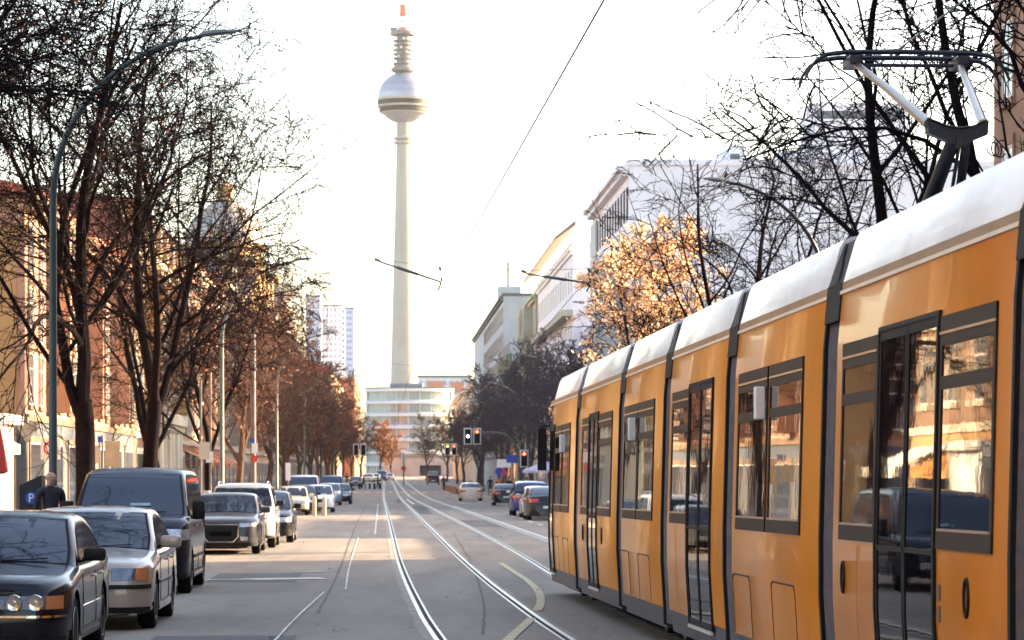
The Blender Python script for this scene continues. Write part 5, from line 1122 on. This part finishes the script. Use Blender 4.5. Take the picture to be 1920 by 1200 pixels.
# parking ticket machine
o = thing('ticket_machine', 'dark parking ticket machine with a white P on blue, left of the lamp mast', 'ticket machine', at(51.5, -6.15, .12), TH - .1); DMt = M('machine_housing', (.012, .012, .022), .45, .2)
m = MB(); m.prism([(-.20, 0), (.20, 0), (.20, 1.78), (-.20, 1.60)], -.16, .16, DMt, 'y'); m.build('housing', o, bevel=.012)
m = MB(); m.lathe([(.105, -.166), (.105, -.160)], 24, mt['blue'], (.02, -.004, 1.38), 'y'); bd = m.build('badge', o)
m = MB(); m.box(-.02, .003, -.180, -.172, 1.31, 1.45, mt['wpaint']); m.tube([(0, -.176, 1.442), (.03, -.176, 1.444), (.055, -.176, 1.432), (.062, -.176, 1.411), (.055, -.176, 1.390), (.03, -.176, 1.378), (0, -.176, 1.380)], .011, 6, mt['wpaint']); m.build('letter', bd)
m = MB(); m.box(.165, .185, -.17, -.16, 1.30, 1.5, mt['amber']); m.box(-.06, .10, -.168, -.16, .95, 1.12, mt['tramgrey']); m.build('slot', o)
# things on the left pavement
o = thing('kiosk', 'white snack kiosk with striped awning at the far left edge', 'kiosk', at(63, -9.35, .12), TH)
m = MB(); m.box(-2.2, 1.1, 0, 2.6, 0, 2.9, mt['wpaint']); m.build('cabin', o); m = MB(); m.box(-2.4, 1.3, -.5, 2.8, 2.9, 3.1, AW['white']); m.build('roof', o)
m = MB(); m.add([(-2.4, -.5, 3.1), (1.32, -.5, 3.1), (1.32, -1.3, 2.75), (-2.4, -1.3, 2.75), (1.32, -1.3, 2.5), (-2.4, -1.3, 2.5)], [(0, 1, 2, 3), (3, 2, 4, 5)], AW['white']); m.build('awning', o)
m = MB(); m.box(-2.0, .8, -.02, .0, 1.1, 2.3, mt['wpane']); m.build('hatch', o); m = MB(); m.box(-2.1, 1.0, -.3, 0, .95, 1.05, mt['wood']); m.build('counter', o); m = MB(); m.box(-2.1, 1.0, -.03, -.0, .1, .9, AW['orange']); m.build('front_panel', o)
o = thing('parasol', 'closed red parasol standing before the white kiosk', 'parasol', at(58.5, -7.75, .12), 0); m = MB(); m.tube([(0, 0, 0), (0, 0, 3.2)], .025, 8, mt['wood']); m.build('pole', o); m = MB()
rows = []
for z, r in ((3.15, .02), (2.9, .09), (2.5, .16), (2.1, .22), (1.85, .25), (1.8, .16)): rows.append([(r * (1 + .22 * (j % 2)) * math.cos(j * math.pi / 8), r * (1 + .22 * (j % 2)) * math.sin(j * math.pi / 8), z) for j in range(16)])
m.grid(rows, mt['red'], True); m.build('canopy', o, ang=50); m = MB(); m.box(-.3, .3, -.3, .3, 0, .08, mt['darkmetal']); m.build('foot', o)
def table(s, t, lab):
    o = thing('cafe_table', lab, 'table', at(s, t, .12), .3); m = MB(); m.box(-.38, .38, -.38, .38, .72, .76, mt['wood']); m.build('tabletop', o, bevel=.008)
    for x, y in ((-.32, -.32), (.32, -.32), (-.32, .32), (.32, .32)): m = MB(); m.tube([(x, y, 0), (x * .92, y * .92, .72)], .022, 6, mt['darkmetal']); m.build('leg', o)
table(56.5, -7.5, 'small wooden cafe table beside the closed red parasol')
def cchair(s, t, rz, lab):
    o = thing('cafe_chair', lab, 'chair', at(s, t, .12), rz, 'cafe chairs by the kiosk'); m = MB(); m.box(-.21, .21, -.21, .21, .44, .47, mt['wood']); m.build('seat', o, bevel=.006); m = MB()
    m.box(-.21, .21, .19, .22, .62, .70, mt['wood']); m.box(-.21, .21, .19, .22, .78, .88, mt['wood']); m.build('backrest', o)
    for x in (-.19, .19):
        for y, h in ((-.19, .44), (.205, .88)): m = MB(); m.tube([(x, y, 0), (x, y, h)], .016, 6, mt['darkmetal']); m.build('leg', o)
cchair(55.6, -7.35, 2.6, 'wooden cafe chair on the near side of the cafe table'); cchair(57.4, -7.3, .3, 'wooden cafe chair on the far side of the cafe table')
o = thing('crate', 'orange crate on the pavement in front of the kiosk', 'crate', at(60.4, -7.95, .12), .1); m = MB()
for z in (.05, .25, .45): m.box(-.4, .4, -.02 - .28, -.28, z, z + .14, mt['wood']); m.box(-.4, .4, .28, .30, z, z + .14, mt['wood']); m.box(-.42, -.40, -.3, .3, z, z + .14, mt['wood']); m.box(.40, .42, -.3, .3, z, z + .14, mt['wood'])
m.box(-.4, .4, -.28, .28, .05, .50, AW['orange']); m.build('box', o)
o = thing('skip_bin', 'red and cream waste container behind the dark blue van', 'container', at(98, -6.25, .12), TH); m = MB(); m.prism([(-.42, .1), (.42, .1), (.5, 1.15), (-.5, 1.15)], -.4, .4, W_cre, 'y'); m.build('body', o, bevel=.03); m = MB(); m.box(-.28, .36, -.415, -.40, .30, .85, mt['red']); m.build('panel', o); m = MB(); m.prism([(-.53, 1.15), (.53, 1.15), (.4, 1.30), (-.4, 1.30)], -.45, .45, W_cre, 'y'); m.build('lid', o)
for i, (s, t) in enumerate(((366, -4.2), (368, -3.2), (366, -1.9), (363, -1.3), (371, -.6))):
    o = thing('bollard', 'dark bollard at the far crossing on the left', 'bollard', at(s, t, .006), 0, 'dark bollards at the far crossing'); m = MB(); m.lathe([(.13, 0), (.13, .95), (.16, 1.0), (.12, 1.1), (.02, 1.14)], 12, mt['darkmetal']); m.build('post', o, ang=40); m = MB(); m.lathe([(.132, .75), (.137, .76), (.137, .9), (.132, .91)], 12, mt['wpaint']); m.build('band', o)
for s, t in ((147, -2.95), (147.5, -3.45)):
    o = thing('marker_post', 'pale marker post in front of the cream car', 'post', at(s - 4, t, .006), 0, 'pale posts before the cream car'); m = MB(); m.lathe([(.10, 0), (.10, .85), (.04, .95), (.001, .96)], 10, W_cre); m.build('post', o, ang=40)
o = thing('low_wall', 'low brick planter wall on the right beyond the taxi', 'wall', at(300, 7.2, 0), TH); m = MB(); m.box(0, .4, 0, 55, 0, .75, W_brn); m.build('wall', o); m = MB(); m.box(-.05, .45, -.05, 55.05, .75, .85, mt['kerb']); m.build('coping', o)
for s, t, c, lb in ((190, 10.4, 'white', 'open white market parasol right of the grey lamp post'), (182, 11.0, 'white', 'open white market parasol nearer the tram front')):
    o = thing('parasol', lb, 'parasol', at(s, t, .12), 0); m = MB(); m.tube([(0, 0, 0), (0, 0, 2.6)], .03, 8, mt['polegrey']); m.build('pole', o); m = MB(); m.lathe([(1.5, 2.05), (1.5, 2.2), (.8, 2.5), (.05, 2.8)], 8, M('parasol_canvas', (.55, .52, .68), .8)); m.build('canopy', o)
# ---------------------------------------------------------------- people
def person(label, loc, rz, top, legs, walk=0.0, vest=None, h=1.75, bald=False, grp=None, bag=None):
    k = h / 1.75; o = thing('person', label, 'person', loc, rz, grp); V = []; E = []; Rr = []
    def v(p, r, par=None):
        V.append(Vector(p) * k); Rr.append(r * k)
        if par is not None: E.append((par, len(V) - 1))
        return len(V) - 1
    pel = v((0, 0, .95), .135); wst = v((0, 0, 1.10), .125, pel); ch = v((0, -.01, 1.30), .155, wst); nk0 = v((0, 0, 1.44), .10, ch); nk = v((0, -.01, 1.50), .055, nk0); hd0 = v((0, -.02, 1.57), .075, nk); hd = v((0, -.015, 1.66), .088, hd0); hd2 = v((0, -.005, 1.72), .055, hd)
    v((0, -.115, 1.615), .014, hd0)
    for sd in (-1, 1):
        st = walk * sd; hp = v((sd * .09, 0, .88), .10, pel); kn = v((sd * .10, -.06 - st * .9, .50), .068, hp); an = v((sd * .10, (.02 - st * 1.2) if st > 0 else (.06 - st * 1.6), .09 + (.05 if st < 0 else 0)), .045, kn); v((sd * .11, V[an].y / k - .15, .04), .035, an)
        sh = v((sd * .19, 0, 1.41), .07, nk0); el = v((sd * .25, .04 + st * .4, 1.13), .05, sh); wr_ = v((sd * .24, -.08 + st * .8, .90), .034, el); hn = v((sd * .235, -.11 + st * .85, .84), .030, wr_)
        for q in range(4): f1 = v((sd * (.235), -.135 + q * .017 + st * .85, .795), .0095, hn); v((sd * (.225), -.135 + q * .016 + st * .85, .765 + .004 * abs(q - 1)), .0085, f1)
        v((sd * .215, -.14 + st * .85, .83), .011, hn)
        v((sd * .08, 0.0, 1.62), .012, hd) 
    me = bpy.data.meshes.new('body'); me.from_pydata([tuple(p) for p in V], E, []); ob = bpy.data.objects.new('body', me); col.objects.link(ob)
    sk_ = ob.modifiers.new('s', 'SKIN'); 
    for i, sv in enumerate(me.skin_vertices[0].data): sv.radius = (Rr[i], Rr[i] * (.78 if i in (pel, wst, ch, nk0) else 1)); sv.use_root = (i == 0)
    ss_ = ob.modifiers.new('u', 'SUBSURF'); ss_.levels = 1; bpy.context.view_layer.update(); dg = bpy.context.evaluated_depsgraph_get(); me2 = bpy.data.meshes.new_from_object(ob.evaluated_get(dg)); bpy.data.objects.remove(ob)
    b_ = bpy.data.objects.new('body', me2); col.objects.link(b_); b_.parent = o; me2.materials.clear()
    for q in (mt['skin'], top, legs, mt['black'], vest or top): me2.materials.append(q)
    for p_ in me2.polygons:
        c = p_.center / k; p_.use_smooth = True
        p_.material_index = 0 if (c.z > 1.49 or (abs(c.x) > .19 and c.z < .90)) else (3 if c.z < .10 else (2 if c.z < .92 and abs(c.x) < .19 else (4 if vest and abs(c.x) < .2 else 1)))
    if not bald:
        m = MB(); m.lathe([(.001, 1.785), (.05, 1.775), (.085, 1.735), (.099, 1.68), (.094, 1.63), (.06, 1.60)], 14, mt['hair'], (0, .018, 0)); m.v = [(a * k, b * k + (0 if c > 1.66 or b > 0 else .05 * k), c * k) for a, b, c in m.v]; m.build('hair', o, ang=60)
    return o
C_dk = M('dark_cloth', (.02, .02, .028), .85); C_bl = M('jeans', (.04, .06, .12), .85); C_rd = M('red_cloth', (.50, .03, .03), .8); C_or = M('orange_vest_cloth', (.85, .22, .03), .7); C_gr = M('grey_cloth', (.15, .15, .16), .85); C_bg = M('beige_cloth', (.40, .32, .22), .85)
person('bald person in a dark coat standing beside the dark blue van', at(49.0, -5.55, .12), .6, C_dk, C_dk, .05, bald=True, h=1.86)
person('person in a red jacket behind the lamp mast, left of the van', at(60, -6.75, .12), 2.6, C_rd, C_bl, .1)
person('road worker in an orange vest on the right pavement', at(238, 9.25, .12), .2, C_dk, C_dk, .05, vest=C_or, h=1.8)
k0 = 0
for s, t, tp, lg, wk, rz, lb in ((243, 9.45, C_gr, C_bl, .12, 3.0, 'person in grey walking beside the road worker'), (231, 9.8, C_dk, C_dk, .15, .3, 'person in dark clothes near the red triangle sign'), (222, 10.5, C_bg, C_bl, .1, 1.4, 'person in a beige coat by the right shop fronts'), (205, 9.9, C_rd, C_dk, .12, 3.1, 'person in red on the right pavement near the signal post'),
        (262, 9.4, C_dk, C_bl, .1, .2, 'person in dark jacket behind the taxi'), (345, 6.9, C_dk, C_dk, .12, 2.9, 'dark figure at the end of the low brick wall'), (360, -2.6, C_dk, C_dk, .14, 1.2, 'dark figure crossing the far road beside the bollards'), (376, -4.9, C_dk, C_gr, .12, .4, 'dark figure left of the far bollards'), (364, -.9, C_dk, C_bl, .1, 1.5, 'dark figure right of the far bollards'),
        (60, -10.6, C_bg, C_bl, .0, 1.0, 'person in beige before the kiosk counter'), (125, -8.6, C_dk, C_bl, .13, 3.0, 'person walking on the left pavement beyond the side street')):
    person(lb, at(s, t, .12 if abs(t - 1.8) > 6.5 else .006), rz, tp, lg, wk)
bpy.context.view_layer.update()
